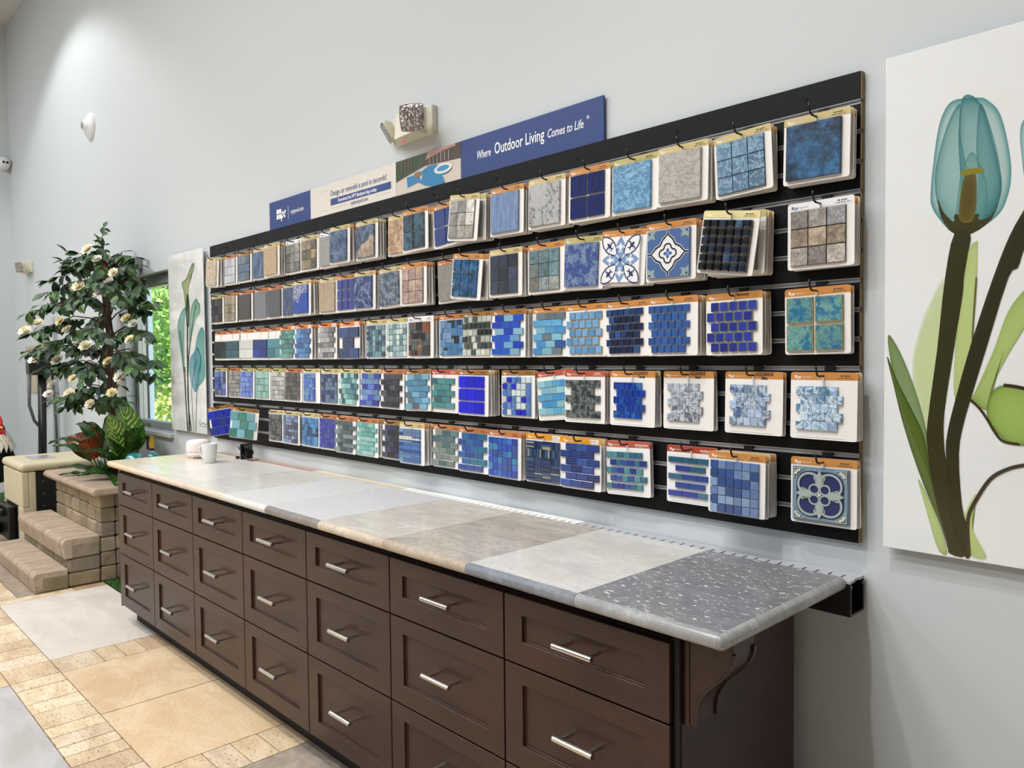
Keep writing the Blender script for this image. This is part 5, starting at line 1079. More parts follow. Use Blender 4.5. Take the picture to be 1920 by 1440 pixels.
def block(mb, a, b, j=.004):
    """tumbled block with knocked-off corners"""
    (x0, y0, z0), (x1, y1, z1) = a, b; g = .0015; x0 += g; x1 -= g; y0 += g; y1 -= g; z0 += g; z1 -= g; c = rb.choice(BLKC); c1 = jit(c, rb, .1); c2 = sc2(c1, rb.uniform(.6, .78))
    r = min(.010, (x1 - x0) / 4, (y1 - y0) / 4, (z1 - z0) / 4); vs = []
    cs = []
    for X_, sx in ((x0, 1), (x1, -1)):
        for Y_, sy in ((y0, 1), (y1, -1)):
            for Z_, sz in ((z0, 1), (z1, -1)):
                q_ = r * rb.uniform(.5, 1.3); i = len(vs); vs += [(X_ + sx * q_, Y_ + sy * q_, Z_), (X_ + sx * q_, Y_, Z_ + sz * q_), (X_, Y_ + sy * q_, Z_ + sz * q_)]; cs.append(i)
    c_ = lambda a_, b_, d_: (a_ * 4 + b_ * 2 + d_) * 3
    fs = []
    for a_ in (0, 1):
        for b_ in (0, 1):
            for d_ in (0, 1): i = c_(a_, b_, d_); fs.append((i, i + 1, i + 2))
    # faces z
    for d_ in (0, 1): fs.append(tuple(c_(a_, b_, d_) for a_, b_ in ((0, 0), (1, 0), (1, 1), (0, 1))))
    for b_ in (0, 1): fs.append(tuple(c_(a_, b_, d_) + 1 for a_, d_ in ((0, 0), (1, 0), (1, 1), (0, 1))))
    for a_ in (0, 1): fs.append(tuple(c_(a_, b_, d_) + 2 for b_, d_ in ((0, 0), (1, 0), (1, 1), (0, 1))))
    for b_, d_ in ((0, 0), (0, 1), (1, 0), (1, 1)): i, j_ = c_(0, b_, d_), c_(1, b_, d_); fs.append((i, j_, j_ + 1, i + 1))
    for a_, d_ in ((0, 0), (0, 1), (1, 0), (1, 1)): i, j_ = c_(a_, 0, d_), c_(a_, 1, d_); fs.append((i, j_, j_ + 2, i + 2))
    for a_, b_ in ((0, 0), (0, 1), (1, 0), (1, 1)): i, j_ = c_(a_, b_, 0), c_(a_, b_, 1); fs.append((i + 1, j_ + 1, j_ + 2, i + 2))
    mb.add(vs, fs, c1, c2)
PX0, PX1, PY0, PY1 = -6.0, -4.875, -.478, -.012
t = thing('stone_planter', 'raised tumbled-stone planter with striped cap, holding tree and leafy plants', 'planter', ((PX0 + PX1) / 2, -.25, 0)); L = -Vector(t.location)
b = MB(); z = 0
for k in range(6):
    x = PX0; off = .11 * (k % 2)
    while x < PX1 - .02:
        w_ = min(rb.uniform(.15, .24) - (off if x == PX0 else 0), PX1 - x); w_ = PX1 - x if PX1 - x - w_ < .07 else w_; block(b, (x, PY0, z), (x + w_, PY0 + .1, z + .1)); x += w_
    y = PY0 + .1
    while y < PY1 - .02:
        w_ = min(rb.uniform(.14, .22), PY1 - y); w_ = PY1 - y if PY1 - y - w_ < .06 else w_
        for xx in (PX1 - .1, PX0): block(b, (xx, y, z), (xx + .1, y + w_, z + .1))
        y += w_
    z += .1
o = b.build('block_wall', ROCK, t); o.location = L; fixn(o)
def nosed(x0, x1, y0, y1, z0, z1, front=True, side=None, r=None, c=('#84705f', '#bba995')):
    """slab with bullnosed front (-y) edge"""
    r = r or (z1 - z0) / 2; n = 8; h = z1 - z0
    pr = [(y1, z1), (y1, z0)]
    pr += [(y0 + r * .35, z0)] + [(y0 + r - r * math.sin(PI / 2 * i / n + 0), z1 - r + r * math.cos(PI / 2 * i / n)) for i in range(n, -1, -1)]
    m_ = MB(); k = len(pr); vs = [(x, a, c_) for x in (x0, x1) for a, c_ in pr]
    m_.add(vs, [(i, (i + 1) % k, k + (i + 1) % k, k + i) for i in range(k)] + [tuple(range(k - 1, -1, -1)), tuple(range(k, 2 * k))], lin(c[0]), lin(c[1])); return m_
o = nosed(-6.08, -4.79, -.545, -.25, .6, .652, r=.03).build('cap_stone', TREAD, t, bevel=.012); o.location = L; fixn(o); o['label'] = 'striped brown cap slab'
b = MB(); b.box((PX0 + .1, PY0 + .1, .5), (PX1 - .1, PY1, .6), lin('#2f2419'), lin('#463626')); o = b.build('soil', ROCK, t); o.location = L
def step(name, x0, x1, y0, y1, z0, z1, label, blocks):
    t = thing(name, label, 'step', ((x0 + x1) / 2, (y0 + y1) / 2, 0)); L = -Vector(t.location)
    b = nosed(x0, x1, y0, y1, z0, z1, r=.035); o = b.build('striped_tread', TREAD, t, bevel=.006); o.location = L; fixn(o)
    b = MB(); block(b, (x1 - .012, y0 + .055, z0 + .004), (x1 + .006, y1 - .006, z1 - .035)); o = b.build('rock_face', ROCK, t); fixn(o); o.location = L
    if blocks:
        b = MB(); z = 0
        for k in range(2):
            x = x0 + .02
            while x < x1 - .02:
                w_ = min(rb.uniform(.14, .22), x1 - x); w_ = x1 - x if x1 - x - w_ < .06 else w_; block(b, (x, y0 + .035, z), (x + w_, y1, z + .095)); x += w_
            z += .096
        o = b.build('base_blocks', ROCK, t); o.location = L; fixn(o)
step('stone_step', -6.12, -4.872, -.885, -.68, .001, .132, 'lowest striped stone step in front of the planter', False)
step('stone_step', -6.14, -4.872, -.712, -.482, .194, .325, 'upper striped stone step against the planter wall', True)
# river pebbles
for i in range(24):
    b = MB(); a_, b_, c_ = rb.uniform(.018, .032), rb.uniform(.014, .024), rb.uniform(.010, .016); x, y = -5.34 + .058 * (i % 8) + rb.uniform(-.006, .006), -.215 + .062 * (i // 8) + rb.uniform(-.004, .004)
    Q = Euler((rb.uniform(-.2, .2), rb.uniform(-.2, .2), rb.uniform(0, 3))).to_matrix().to_4x4() @ Matrix.Diagonal((a_, b_, c_, 1))
    b.lathe([(math.sin(PI * k / 6), -math.cos(PI * k / 6)) for k in range(7)], 10, M=Q, col=jit(rb.choice(['#8a8580', '#6f6a66', '#a39b92', '#554f4b']), rb, .1)); o = b.build('river_pebble', PLAIN, smooth=True); o.location = (x, y, .6 + c_); tag(o, 'smooth grey river pebble among the plant stems in the planter', 'pebble', 'river pebbles in the planter')

# ---- leaves
def leafmat(name, rough=.5, coat=.0, trans=.0):
    M = mat(name, rough=rough, coat=coat); g = G(M); a = g.n('ShaderNodeAttribute', attribute_name='Col'); b = g.n('ShaderNodeAttribute', attribute_name='Col2')
    v = g.coords(rnd=False); f = g.ramp(g.noise(v, 25, 4), [(.4, 0.), (.65, 1.)]); g.l(g.mix(f, a.outputs[0], b.outputs[0]), g.b.inputs['Base Color']); return M
LEAF = leafmat('camellia_leaf')
def leaf(mb, p, d, up, L_, w_, c, c2, fold=.25, curl=.2):
    d = d.normalized(); s_ = d.cross(up); s_ = s_.normalized() if s_.length > 1e-4 else Vector((1, 0, 0)); n_ = s_.cross(d).normalized(); st = [(0, 0), (.12, .5), (.35, .96), (.55, 1.), (.8, .5), (1, 0)]; vs = []
    for t_, ww in st:
        q_ = p + d * (t_ * L_) - n_ * (curl * L_ * t_ * t_); e = s_ * (w_ * .5 * ww); vs += [q_ - e + n_ * (fold * w_ * .5 * ww), q_, q_ + e + n_ * (fold * w_ * .5 * ww)]
    fs = [];
    for i in range(5):
        o_ = i * 3; fs += [(o_, o_ + 1, o_ + 4, o_ + 3), (o_ + 1, o_ + 2, o_ + 5, o_ + 4)]
    mb.add(vs, fs, c, c2)
def flower(parent, p, r_, seed):
    g = random.Random(seed); b = MB(); col = lin(g.choice(['#fff8d8', '#fffdf0', '#fff3c4', '#fff8dc']))
    for ring, (n_, rad, el) in enumerate(((7, 1., .1), (7, .85, .45), (5, .6, .8), (4, .4, 1.2))):
        for k in range(n_):
            a = 2 * PI * k / n_ + ring * .4 + g.uniform(-.1, .1); d = Vector((math.cos(a) * math.cos(el), math.sin(a) * math.cos(el), math.sin(el))); leaf(b, Vector((0, 0, 0)), d, Vector((0, 0, 1)), r_ * rad, r_ * 1.15 * rad, col, tuple(v * .95 for v in col[:3]) + (1,), fold=.18, curl=-.12)
    o = b.build('flower', mat_petal, parent, smooth=True); o.location = p
    cdir = (Vector((0.8, -2.05, 1.5)) - (Vector(parent.location) + Vector(p))); v = Vector((g.uniform(-.6, .6), g.uniform(-1.2, -.3), g.uniform(-.1, .8))); o.rotation_euler = (Vector((.55, -.6, .75)) + v * .5).to_track_quat('Z', 'Y').to_euler(); return o
mat_petal = leafmat('flower_petal', .5, 0)
# flowering tree
TL = Vector((-5.38, -.235, .6)); tree = thing('artificial_camellia_tree', 'tall camellia tree with cream flowers standing in the stone planter', 'tree', TL)
BARK = mat('dark_bark', '#4a3227', rough=.8); g_ = G(BARK); g_.bump(g_.noise(g_.coords((1, 1, .3)), 60), .8, .01)
trunks = [[(0, 0, 0), (.02, .01, .3), (-.02, -.01, .65), (-.03, 0, 1.0), (-.075, -.02, 1.4)], [(.05, .02, 0), (-.005, -.01, .3), (.035, .015, .65), (.03, -.01, 1.0), (-.01, -.01, 1.35), (-.04, -.02, 1.6)], [(-.04, -.02, 0), (.025, .02, .35), (-.035, .01, .7), (-.01, .02, 1.1), (-.04, -.01, 1.5), (-.045, -.02, 1.78)]]
for tr in trunks: b = MB(); b.tube(tr, [.014, .012, .011, .010, .008, .006][:len(tr)], 8); b.build('trunk', BARK, tree, smooth=True)
rt = random.Random(21); LB_ = MB(); TW = MB()
GRN = ['#2c4a2e', '#34542f', '#23402a', '#3f5f33', '#2a4636', '#4a6a35']
def clampy(p): 
    if p.y > .165: p.y = .165 - abs(p.y - .165) * .1
    return p
def twig(p, d, L_, nl, sz):
    pts = [p.copy()]; q_ = p.copy(); dd = d.normalized()
    for k in range(4): dd = (dd + Vector((0, 0, -.10)) + Vector((rt.uniform(-.15, .15), rt.uniform(-.15, .15), rt.uniform(-.1, .1)))).normalized(); q_ = clampy(q_ + dd * L_ / 4); pts.append(q_.copy())
    TW.tube(pts, [.0028, .0024, .002, .0015, .001], 5)
    for k in range(nl):
        i = min(3, int(k / nl * 4)); f = rt.random(); pp_ = pts[i].lerp(pts[i + 1], f); a = rt.uniform(0, 2 * PI); side = Vector((math.cos(a), math.sin(a), rt.uniform(-.9, .3)))
        ld = (dd * .6 + side * .8 + Vector((0, 0, -.25))).normalized(); S1 = sz * rt.uniform(.75, 1.15)
        tip = pp_ + ld * S1
        if tip.y > .15: ld.y = -abs(ld.y)
        c = jit(rt.choice(GRN), rt, .15); 
        if rt.random() < .012: c = lin('#8a4a24')
        leaf(LB_, pp_, ld, Vector((.5 + rt.uniform(-.7, .7), -.7 + rt.uniform(-.7, .7), .8)), S1, S1 * .56, c, tuple(v * 1.25 for v in c[:3]) + (1,), fold=.16)
    d2 = dd; leaf(LB_, pts[-1], d2, Vector((0, 0, 1)), sz, sz * .5, lin(GRN[1]), lin(GRN[3]))
prof = [(.62, .30), (.75, .42), (.88, .5), (1.0, .58), (1.12, .62), (1.25, .55), (1.38, .56), (1.5, .48), (1.6, .38), (1.68, .26)]
for h, R_ in prof:
    nb = 7 if R_ > .45 else 5
    for k in range(nb):
        if rt.random() < .14: continue
        a = 2 * PI * (k + rt.uniform(-.3, .3)) / nb + h * 5; st = Vector((-.03 + rt.uniform(-.02, .02), -.01, h - .08)); ex = Vector((math.cos(a) * R_ * 1.12, math.sin(a) * R_ * (.72 if math.sin(a) < 0 else .36), rt.uniform(-.02, .1))) * rt.uniform(.8, 1.05)
        mid = st + ex * .55 + Vector((0, 0, .07)); end = clampy(st + ex + Vector((0, 0, -.02)))
        TW.tube([st, st.lerp(mid, .5) + Vector((0, 0, .02)), mid, end], [.006, .005, .004, .002], 5)
        for f in (.35, .6, .8, 1.):
            p = st.lerp(mid, f / .55) if f < .55 else mid.lerp(end, (f - .55) / .45); dd = (ex.normalized() + Vector((rt.uniform(-.7, .7), rt.uniform(-.7, .7), rt.uniform(-.3, .3)))).normalized(); twig(p, dd, .13, 7, .09)
for k, (dx, dz) in enumerate(((0, 1.62), (.02, 1.72), (.05, 1.66), (-.02, 1.78))): twig(Vector((-.04 + dx, -.02, dz)), Vector((dx * 2, -.1, 1)), .13, 5, .07)
LB_.build('foliage', LEAF, tree, smooth=True); TW.build('branches', BARK, tree)
for i, p in enumerate(FLOWERS): 
    p = Vector(p) - TL + Vector((.075, -.10, 0)); flower(tree, p, .042 if i % 3 else .052, i)
# broad leafed plants
def pattern(name, base, vein, edge=None, warm=False):
    M = mat(name, rough=.3, coat=.3); g = G(M); uv = g.n('ShaderNodeTexCoord'); sp = g.n('ShaderNodeSeparateXYZ'); g.l(uv.outputs['UV'], sp.inputs[0])
    mm = lambda op, a, b_=None: (lambda n_: ([g.l(a, n_.inputs[0]) if not isinstance(a, (int, float)) else setattr(n_.inputs[0], 'default_value', a)], [g.l(b_, n_.inputs[1]) if not isinstance(b_, (int, float)) else setattr(n_.inputs[1], 'default_value', b_)] if b_ is not None else 0, n_.outputs[0])[-1])(g.n('ShaderNodeMath', operation=op))
    u = mm('ABSOLUTE', mm('SUBTRACT', sp.outputs[0], .5)); v = sp.outputs[1]; wv = mm('SINE', mm('MULTIPLY', mm('SUBTRACT', v, mm('MULTIPLY', u, .55)), 62.))
    nz = g.noise(g.coords(rnd=False, obj=False), 14, 4, .65); f = mm('ADD', mm('MULTIPLY', wv, .13), nz); f = mm('SUBTRACT', f, mm('MULTIPLY', u, .35)); fac = g.ramp(f, [(.44, 0.), (.56, 1.)])
    mid = g.ramp(u, [(.012, 1.), (.03, 0.)]); c = g.mix(fac, lin(base), lin(vein)); c = g.mix(mid, c, lin(edge or vein)); g.l(c, g.b.inputs['Base Color'])
    g.b.inputs['Subsurface Weight'].default_value = 0.0
    tr_ = g.n('ShaderNodeBsdfTranslucent'); g.l(c, tr_.inputs[0]); mx_ = g.n('ShaderNodeMixShader'); mx_.inputs[0].default_value = .3; g.l(g.b.outputs[0], mx_.inputs[1]); g.l(tr_.outputs[0], mx_.inputs[2]); g.l(mx_.outputs[0], M.node_tree.nodes['Material Output'].inputs[0]); return M
DIEF = pattern('dieffenbachia_leaf', '#3f7a22', '#c2dc78', '#4f8a2e'); DARKL = pattern('dark_spotted_leaf', '#1f3f17', '#4f7a2a', '#2c5a1e'); CROT = pattern('croton_leaf', '#4a3a1c', '#cf4a1e', '#a8301c'); STEM = mat('plant_stem', '#56682c', rough=.6)
def bigleaf(parent, base, az, el, L_, w_, bend, M, roll=0., petiole=.0, name='leaf'):
    b = MB(); n_, m_ = 12, 6; p = Vector(base); d = Vector((math.cos(az) * math.cos(el), math.sin(az) * math.cos(el), math.sin(el))); side = Vector((-math.sin(az), math.cos(az), 0)); up = side.cross(d) * -1
    if petiole:
        q_ = p + d * petiole + Vector((0, 0, 0)); sb = MB(); sb.tube([p, p.lerp(q_, .5) + Vector((0, 0, .0)), q_], [.006, .005, .004], 6); sb.build('stalk', STEM, parent, smooth=True); p = q_
    vs = []; uvs = []; e = el
    for i in range(n_ + 1):
        t_ = i / n_; ww = w_ * .5 * (math.sin(PI * min(1, t_ ** .75 * 1.0)) ** .8 if 0 < t_ < 1 else 0.0)
        d = Vector((math.cos(az) * math.cos(e), math.sin(az) * math.cos(e), math.sin(e))); nn = side.cross(d); sd = (side * math.cos(roll) + nn * math.sin(roll))
        nrm = sd.cross(d)
        for j in range(m_ + 1): s_ = (j / m_ - .5) * 2; vs.append(p + sd * (s_ * ww) - nrm * (abs(s_) * ww * .28 - .006 * math.sin(t_ * 18 + j))); uvs.append((j / m_, t_))
        p = p + d * (L_ / n_); e -= bend / n_
    fs = [(i * (m_ + 1) + j, i * (m_ + 1) + j + 1, (i + 1) * (m_ + 1) + j + 1, (i + 1) * (m_ + 1) + j) for i in range(n_) for j in range(m_)]
    b.add(vs, fs, W1, None, 0, uvs); o = b.build(name, M, parent, smooth=True); return o
C0 = Vector((-5.11, -.22, .60)); t = thing('dieffenbachia', 'bright green broad-leafed plant with pale veins below the window', 'plant', C0); R_ = math.radians
for az, el, L_, w_, bd, M_, rl, pt_ in [(-35, 84, .42, .25, .2, DIEF, .35, .22), (175, 74, .36, .20, .4, DIEF, .8, .22), (-60, 78, .34, .22, .5, DARKL, .2, .06), (-80, 66, .34, .19, 1.3, DARKL, .1, .12), (-120, 40, .27, .13, 1.2, DARKL, .2, .08), (-10, 58, .30, .12, 1.1, DARKL, -.2, .16), (5, 68, .42, .12, 1.4, DARKL, -.3, .27), (-65, 80, .36, .2, .3, DIEF, -.4, .2), (-30, 35, .30, .14, 1.3, DARKL, .0, .08), (-12, 62, .42, .12, 1.3, DARKL, .5, .25), (-25, 15, .20, .14, .7, DARKL, -.2, .12), (200, 55, .28, .12, 1.2, DARKL, .3, .12), (-100, 70, .2, .13, 1.0, DARKL, .0, .1)]:
    bigleaf(t, (rt.uniform(-.02, .02), rt.uniform(-.02, .02), 0), R_(az), R_(el), L_, w_, bd, M_, rl, pt_)
C1 = Vector((-5.50, -.25, .60)); t = thing('croton', 'dark green and orange-red leafed plant at left of the planter', 'plant', C1)
for az, el, L_, w_, bd, M_, rl, pt_ in [(-150, 62, .26, .14, 1.3, CROT, .9, .10), (-40, 60, .24, .12, 1.2, CROT, -.6, .12), (-165, 70, .30, .11, 1.5, DARKL, .2, .14), (175, 45, .32, .10, 1.0, DARKL, .3, .12), (-140, 30, .26, .08, .7, DARKL, .1, .04), (-170, 20, .24, .06, .5, DARKL, .0, .05), (-80, 65, .28, .11, 1.6, DARKL, .0, .12), (-20, 40, .24, .09, 1.2, DARKL, .3, .08), (150, 72, .30, .11, 1.0, DARKL, .5, .16), (-110, 25, .2, .06, .6, DARKL, .1, .03), (-60, 75, .2, .09, .9, CROT, .5, .16), (-125, 55, .24, .09, 1.1, DARKL, .2, .1)]:
    bigleaf(t, (rt.uniform(-.02, .02), rt.uniform(-.02, .02), 0), R_(az), R_(el), L_ * 1.3, w_ * 1.25, bd, M_, rl, pt_ * 1.75)
t = thing('red_stemmed_plant', 'red stem with small red blossoms between the two leafy plants', 'plant', (-5.2, -.20, .60)); RED = mat('red_petal', '#c8242a', rough=.4)
b = MB(); b.tube([(0, 0, 0), (.01, 0, .12), (-.015, .02, .25), (-.03, .03, .42)], [.010, .012, .012, .006], 8); b.build('red_stem', mat('dark_red', '#8e1a20', rough=.4), t, smooth=True)
b = MB()
for k in range(14): leaf(b, Vector((.06 + rt.uniform(-.02, .02), -.03 + rt.uniform(-.02, .02), .05 + rt.uniform(0, .09))), Vector((rt.uniform(-1, 1), rt.uniform(-1, 1), rt.uniform(-.2, 1))), Vector((0, 0, 1)), .03, .018, lin('#d8263a'), lin('#e2563a'))
b.build('red_blossoms', LEAF, t)
# spray bottle and teal ornaments
t = thing('spray_bottle', 'white spray bottle with yellow and navy trigger behind the worktop end', 'spray bottle', (-4.86, -.135, .6525))
b = MB(); b.lathe([(0, 0), (.036, 0), (.038, .006), (.038, .10), (.032, .14), (.016, .19), (.014, .215), (0, .216)], 24); b.build('bottle_body', MATS['white_plastic'], t, smooth=True)
b = MB(); b.lathe([(.017, 0), (.017, .014), (0, .0145)], 16); o = b.build('collar', mat('navy_plastic', '#20244a', rough=.4), t); o.location = (0, 0, .2165)
b = MB(); b.box((-.018, -.013, .0), (.018, .013, .085)); o = b.build('spray_head', mat('yellow_plastic', '#e0b62a', rough=.35), t, bevel=.006); o.location = (0, 0, .2315)
b = MB(); b.box((-.012, -.012, -.012), (.012, .012, .012)); b.tube([(-.006, 0, -.01), (-.016, 0, -.04), (-.008, 0, -.085)], .008, 8); o = b.build('trigger', MATS['navy_plastic'], t); o.location = (-.034, -.012, .305)
TEAL = mat('teal_glaze', '#1f7f86', rough=.08, coat=1., metal=.2)
for nm, (x, y, z_, r_) in (('left of the spray bottle', (-4.66, -.315, .835, .06)), ('right of the spray bottle', (-4.66, -.195, .845, .042))):
    t = thing('glazed_ornament', 'shiny teal rounded ornament just ' + nm, 'ornament', (x, y, 0)); b = MB(); b.lathe([(r_ * math.sin(PI * k / 12), z_ - r_ * .85 * math.cos(PI * k / 12)) for k in range(13)], 24); b.build('glazed_ball', TEAL, t, smooth=True)
    b = MB(); b.lathe([(.05, .004), (.045, .02), (.014, .06), (.012, .4), (.014, z_ - r_ * .8)], 16); b.build('stand', BLK, t, smooth=True)

# ---- cream pool heater
HX0, HX1, HY0, HY1 = -7.0, -6.33, -.64, -.06; CREAM = mat('cream_cabinet', '#cfc5a5', rough=.4)
t = thing('pool_heater', 'cream and black boxy pool heater behind the stone steps', 'heater', ((HX0 + HX1) / 2, -.35, 0)); L = -Vector(t.location)
b = MB(); b.box((HX0, HY0, .33), (HX1, HY0 + .05, .615)); b.box((HX1 - .16, HY0, .02), (HX1, HY0 + .06, .33)); b.box((HX0, HY0, .02), (HX0 + .04, HY0 + .06, .33)); b.box((HX1 - .06, HY0 + .05, .02), (HX1, HY0 + .1, .615)); o = b.build('cream_front', CREAM, t, bevel=.008); o.location = L
b = MB(); b.box((HX0 + .02, HY0 + .1, .0), (HX1 - .012, HY1, .612)); o = b.build('black_side', mat('black_sheet', '#17181a', rough=.5), t); o.location = L
b = MB()
for i in range(5):
    for j in range(5): b.lathe([(.016, 0), (.010, .004), (0, .005)], 10, c=(HX1 - .012, HY0 + .16 + i * .09, .12 + j * .1), M=My)
o = b.build('dimples', MATS['black_sheet'], t); o.location = L
b = MB(); b.box((HX0 + .04, HY0 + .012, .02), (HX1 - .16, HY0 + .03, .33)); o = b.build('lower_black_panel', MATS['black_sheet'], t); o.location = L
b = MB(); b.box((HX0 - .012, HY0 - .012, .618), (HX1 + .012, HY1 + .01, .69)); o = b.build('lid', CREAM, t, bevel=.034); o.location = L; o.modifiers[0].segments = 5
b = MB(); b.box((HX0 + .18, HY0 + .12, .690), (HX0 + .45, HY0 + .3, .6925)); o = b.build('control_panel', mat('grey_display', '#a9a6ac', rough=.2), t, bevel=.002); o.location = L
b = MB(); addtext(b, 'PENTAIR', .085, 0, 0, 0, lin('#e2dabd'), bold=.001, sx=.9); b.prism([(-.10, .0), (-.06, .09), (-.02, .0), (-.06, .03)], -.001, 0, lin('#e2dabd')); o = b.build('raised_lettering', PLAIN, t); o.location = L + Vector((HX0 + .19, HY0 - .001, .44))
b = MB(); b.tube([(HX0 + .10, HY0 - .04, .24), (HX0 + .10, HY0 - .2, .24), (HX0 + .06, HY0 - .3, .24)], .045, 14); b.tube([(HX0 + .10, HY0 - .04, .1), (HX0 + .10, HY0 - .2, .1), (HX0 + .06, HY0 - .3, .1)], .045, 14); o = b.build('pipe_stub', BLK, t, smooth=True); o.location = L
b = MB(); b.box((HX0 + .04, HY0 - .05, .03), (HX0 + .40, HY0 + .012, .31)); b.tube([(HX0 + .25, HY0 - .05, .25), (HX0 + .25, HY0 - .09, .25)], .035, 12); o = b.build('manifold', BLK, t, bevel=.01); o.location = L
# ---- pole with junction box, electrical cabinet, conduit
t = thing('equipment_post', 'black post with a black junction box behind the cream heater', 'post', (-7.5, -.235, 0))
b = MB(); b.tube([(0, -.01, 0), (0, .02, 1.44)], .036, 12); b.build('post_pipe', BLK, t, smooth=True); b = MB(); b.lathe([(.12, 0), (.12, .015), (.04, .02), (0, .02)], 20); b.build('base_flange', BLK, t)
b = MB(); b.box((-.08, -.10, 1.38), (.07, .165, 1.56)); o = b.build('junction_box', BLK, t, bevel=.02); b = MB(); b.box((.07, -.10, 1.50), (.09, .02, 1.60)); b.build('junction_lid', BLK, t, bevel=.008)
b = MB(); b.tube([(.03, -.09, 1.38), (.03, -.10, 1.1), (.02, -.06, .95), (.0, .02, .85)], .014, 8); b.tube([(.02, .1, 1.38), (.02, .12, .9), (.02, .13, .02)], .012, 8); b.build('flexible_conduit', mat('grey_conduit', '#4f5256', rough=.5), t, smooth=True)
t = thing('electrical_cabinet', 'beige wall-mounted electrical box behind the black post', 'electrical box', (-8.33, 0, 1.17)); b = MB(); b.box((-.24, -.125, 0), (.24, 0, .5)); b.build('cabinet_box', mat('beige_metal', '#b3ac94', rough=.45), t, bevel=.004); b = MB(); b.box((-.22, -.131, .02), (.22, -.126, .48)); b.build('cabinet_door', MATS['beige_metal'], t, bevel=.002); b = MB(); b.tube([(.15, -.06, .5), (.15, -.06, .56)], .035, 14); b.build('conduit_hub', MATS['beige_metal'], t)
t = thing('wall_conduit', 'slim grey vertical conduit pipe running down the wall behind the tree', 'conduit', (-7.86, -.035, 0)); b = MB(); b.tube([(0, 0, 0), (0, 0, 1.95)], .022, 10); b.build('conduit_pipe', mat('light_grey_pipe', '#b4b9bd', rough=.5), t, smooth=True)
for z_ in (.5, 1.2, 1.85): b = MB(); b.box((-.04, .0, z_), (.04, .035, z_ + .03)); b.build('pipe_clip', MATS['light_grey_pipe'], t)
# ---- rooster sculpture
t = thing('rooster_figurine', 'black and white metal rooster with red comb at the left edge', 'rooster sculpture', (-8.0, -.5, 0)); S1 = 1.0
b = MB(); prof = [(-.22, .46, .05), (-.17, .45, .09), (-.08, .43, .135), (.0, .45, .15), (.08, .50, .145), (.13, .58, .12), (.15, .67, .085), (.15, .76, .055), (.155, .83, .045), (.16, .88, .035), (.165, .91, .01)]
n_ = 16; vs = []
for i, (a_, c_, r_) in enumerate(prof):
    tn = i / (len(prof) - 1)
    for k in range(n_): u = 2 * PI * k / n_; vs.append((a_ + (r_ * math.sin(u) * (.4 + .6 * tn) if i > 4 else 0), r_ * math.cos(u), c_ + (r_ * math.sin(u) * (1 - tn * .8))))
b.add(vs, [(i * n_ + k, i * n_ + (k + 1) % n_, (i + 1) * n_ + (k + 1) % n_, (i + 1) * n_ + k) for i in range(len(prof) - 1) for k in range(n_)], lin('#131314')); b.build('body', PLAIN, t, smooth=True)
b = MB()
for rg in range(4):
    for k in range(18):
        a = 2 * PI * k / 18 + rg * .17; R1 = .045 + rg * .018; p = Vector((.15 + R1 * math.cos(a), R1 * math.sin(a), .86 - rg * .035)); d = Vector((math.cos(a) * .35, math.sin(a) * .35, -1)); leaf(b, p, d, Vector((math.cos(a), math.sin(a), .2)), .115, .028, lin('#e9e4d4'), lin('#c9c0a8'), fold=.2, curl=.1)
b.build('hackle_feathers', PLAIN, t)
b = MB()
for rg in range(5):
    for k in range(14): a = 2 * PI * k / 14 + rg * .2; R1 = .12 + .01 * rg; p = Vector((.06 - rg * .05 + .07 * math.cos(a), R1 * math.sin(a), .56 - rg * .03 + .07 * math.cos(a))); leaf(b, p, Vector((-.4, math.sin(a) * .2, -1)), Vector((.3, math.sin(a), .3)), .07, .04, lin('#1d1d1f'), lin('#3a3a3c'))
for k in range(9): leaf(b, Vector((-.2, -.03 + .008 * k, .48)), Vector((-1, rt.uniform(-.15, .15), .9 - k * .12)), Vector((0, 1, .2)), .30, .05, lin('#17181b'), lin('#30343c'), curl=.5)
b.build('dark_feathers', PLAIN, t)
b = MB(); b.prism([(-.045, .0), (-.06, .05), (-.035, .04), (-.03, .08), (-.005, .05), (.01, .09), (.025, .05), (.05, .06), (.045, .01)], -.008, .008); o = b.build('comb', RED, t, bevel=.003); o.location = (.165, 0, .90)
b = MB(); b.lathe([(.028 * math.sin(PI * k / 8), -.035 * math.cos(PI * k / 8)) for k in range(9)], 14, c=(.17, 0, .885)); b.lathe([(.016 * math.sin(PI * k / 8), -.04 * math.cos(PI * k / 8)) for k in range(9)], 12, c=(.2, .015, .83)); b.lathe([(.016 * math.sin(PI * k / 8), -.04 * math.cos(PI * k / 8)) for k in range(9)], 12, c=(.2, -.015, .83)); b.build('face_and_wattles', RED, t, smooth=True)
b = MB(); b.tube([(.195, 0, .885), (.235, 0, .875)], [.012, .002], 8); b.build('beak', MATS['yellow_plastic'], t)
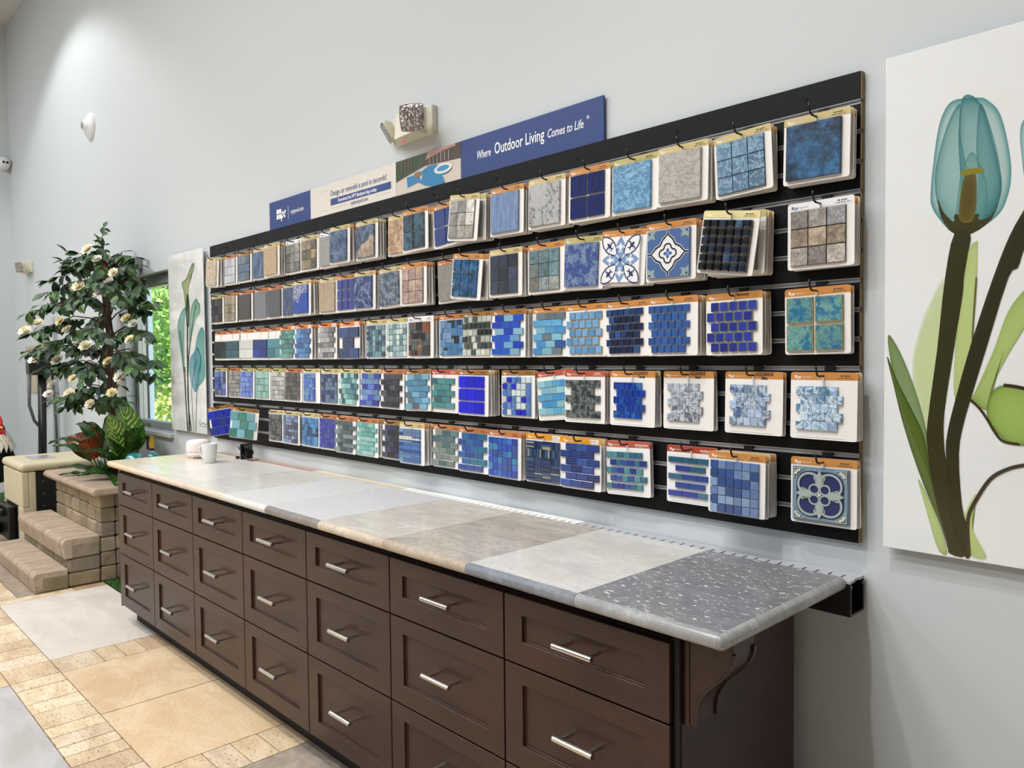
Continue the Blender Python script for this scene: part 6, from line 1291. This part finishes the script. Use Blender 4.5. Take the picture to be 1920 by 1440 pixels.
for s_ in (-1, 1): b = MB(); b.tube([(-.02, .06 * s_, .36), (-.01, .06 * s_, .03), (.0, .06 * s_, .012)], .010, 8); [b.tube([(.0, .06 * s_, .012), (.08 * math.cos(a), .06 * s_ + .08 * math.sin(a), .008)], [.009, .004], 6) for a in (0, .6, -.6, PI)]; b.build('leg', mat('orange_metal', '#c8622a', rough=.5), t)

# ------------------------------------------------------------------ outside the window
b = MB(); b.box((-30, .2, -.3), (12, 40, -.1), lin('#8fa04a'), lin('#c2bd7a')); GR = stonemat('lawn', .9, 1.5); o = b.build('ground', GR); o['kind'] = 'structure'
ro = random.Random(9)
def bush(name, c, rx, ry, rz, n, cols, label, trunk=None):
    t = thing(name, label, 'tree', (c[0], c[1], -.1)); b = MB()
    for k in range(n):
        u = ro.uniform(-1, 1); a = ro.uniform(0, 2 * PI); q_ = math.sqrt(1 - u * u); rad = ro.uniform(.75, 1.05); lump = 1 + .18 * math.sin(a * 5 + u * 4); p = Vector((rx * q_ * math.cos(a) * rad * lump, ry * q_ * math.sin(a) * rad * lump, c[2] + .1 + rz * u * rad))
        if p.z < .12: continue
        c_ = jit(ro.choice(cols), ro, .2); leaf(b, p, Vector((ro.uniform(-1, 1), ro.uniform(-1, 1), ro.uniform(-1, .4))), Vector((ro.uniform(-1, 1), ro.uniform(-1, 1), 1)), .2, .11, c_, tuple(v * 1.3 for v in c_[:3]) + (1,))
    b.build('foliage', LEAF, t); tb = MB(); tb.tube([(0, 0, 0), (0, 0, c[2])], [.12, .05], 8); tb.build('trunk', BARK, t)
bush('garden_tree', (-17.0, 5.6, 2.6), 3.0, 2.0, 3.0, 8000, ['#7fae4e', '#9cc465', '#6a9a44'], 'light green sunlit tree outside the window')
bush('garden_tree', (-24.5, 8.5, 3.4), 3.2, 2.6, 3.6, 8000, ['#a3c873', '#8bb85c', '#b4d283'], 'paler yellow-green tree further off outside the window')
bush('garden_shrub', (-12.2, 3.6, .5), 1.5, .9, .9, 3500, ['#b7c86a', '#cfd68a', '#9db85c'], 'low yellowish shrub seen through the lower window')
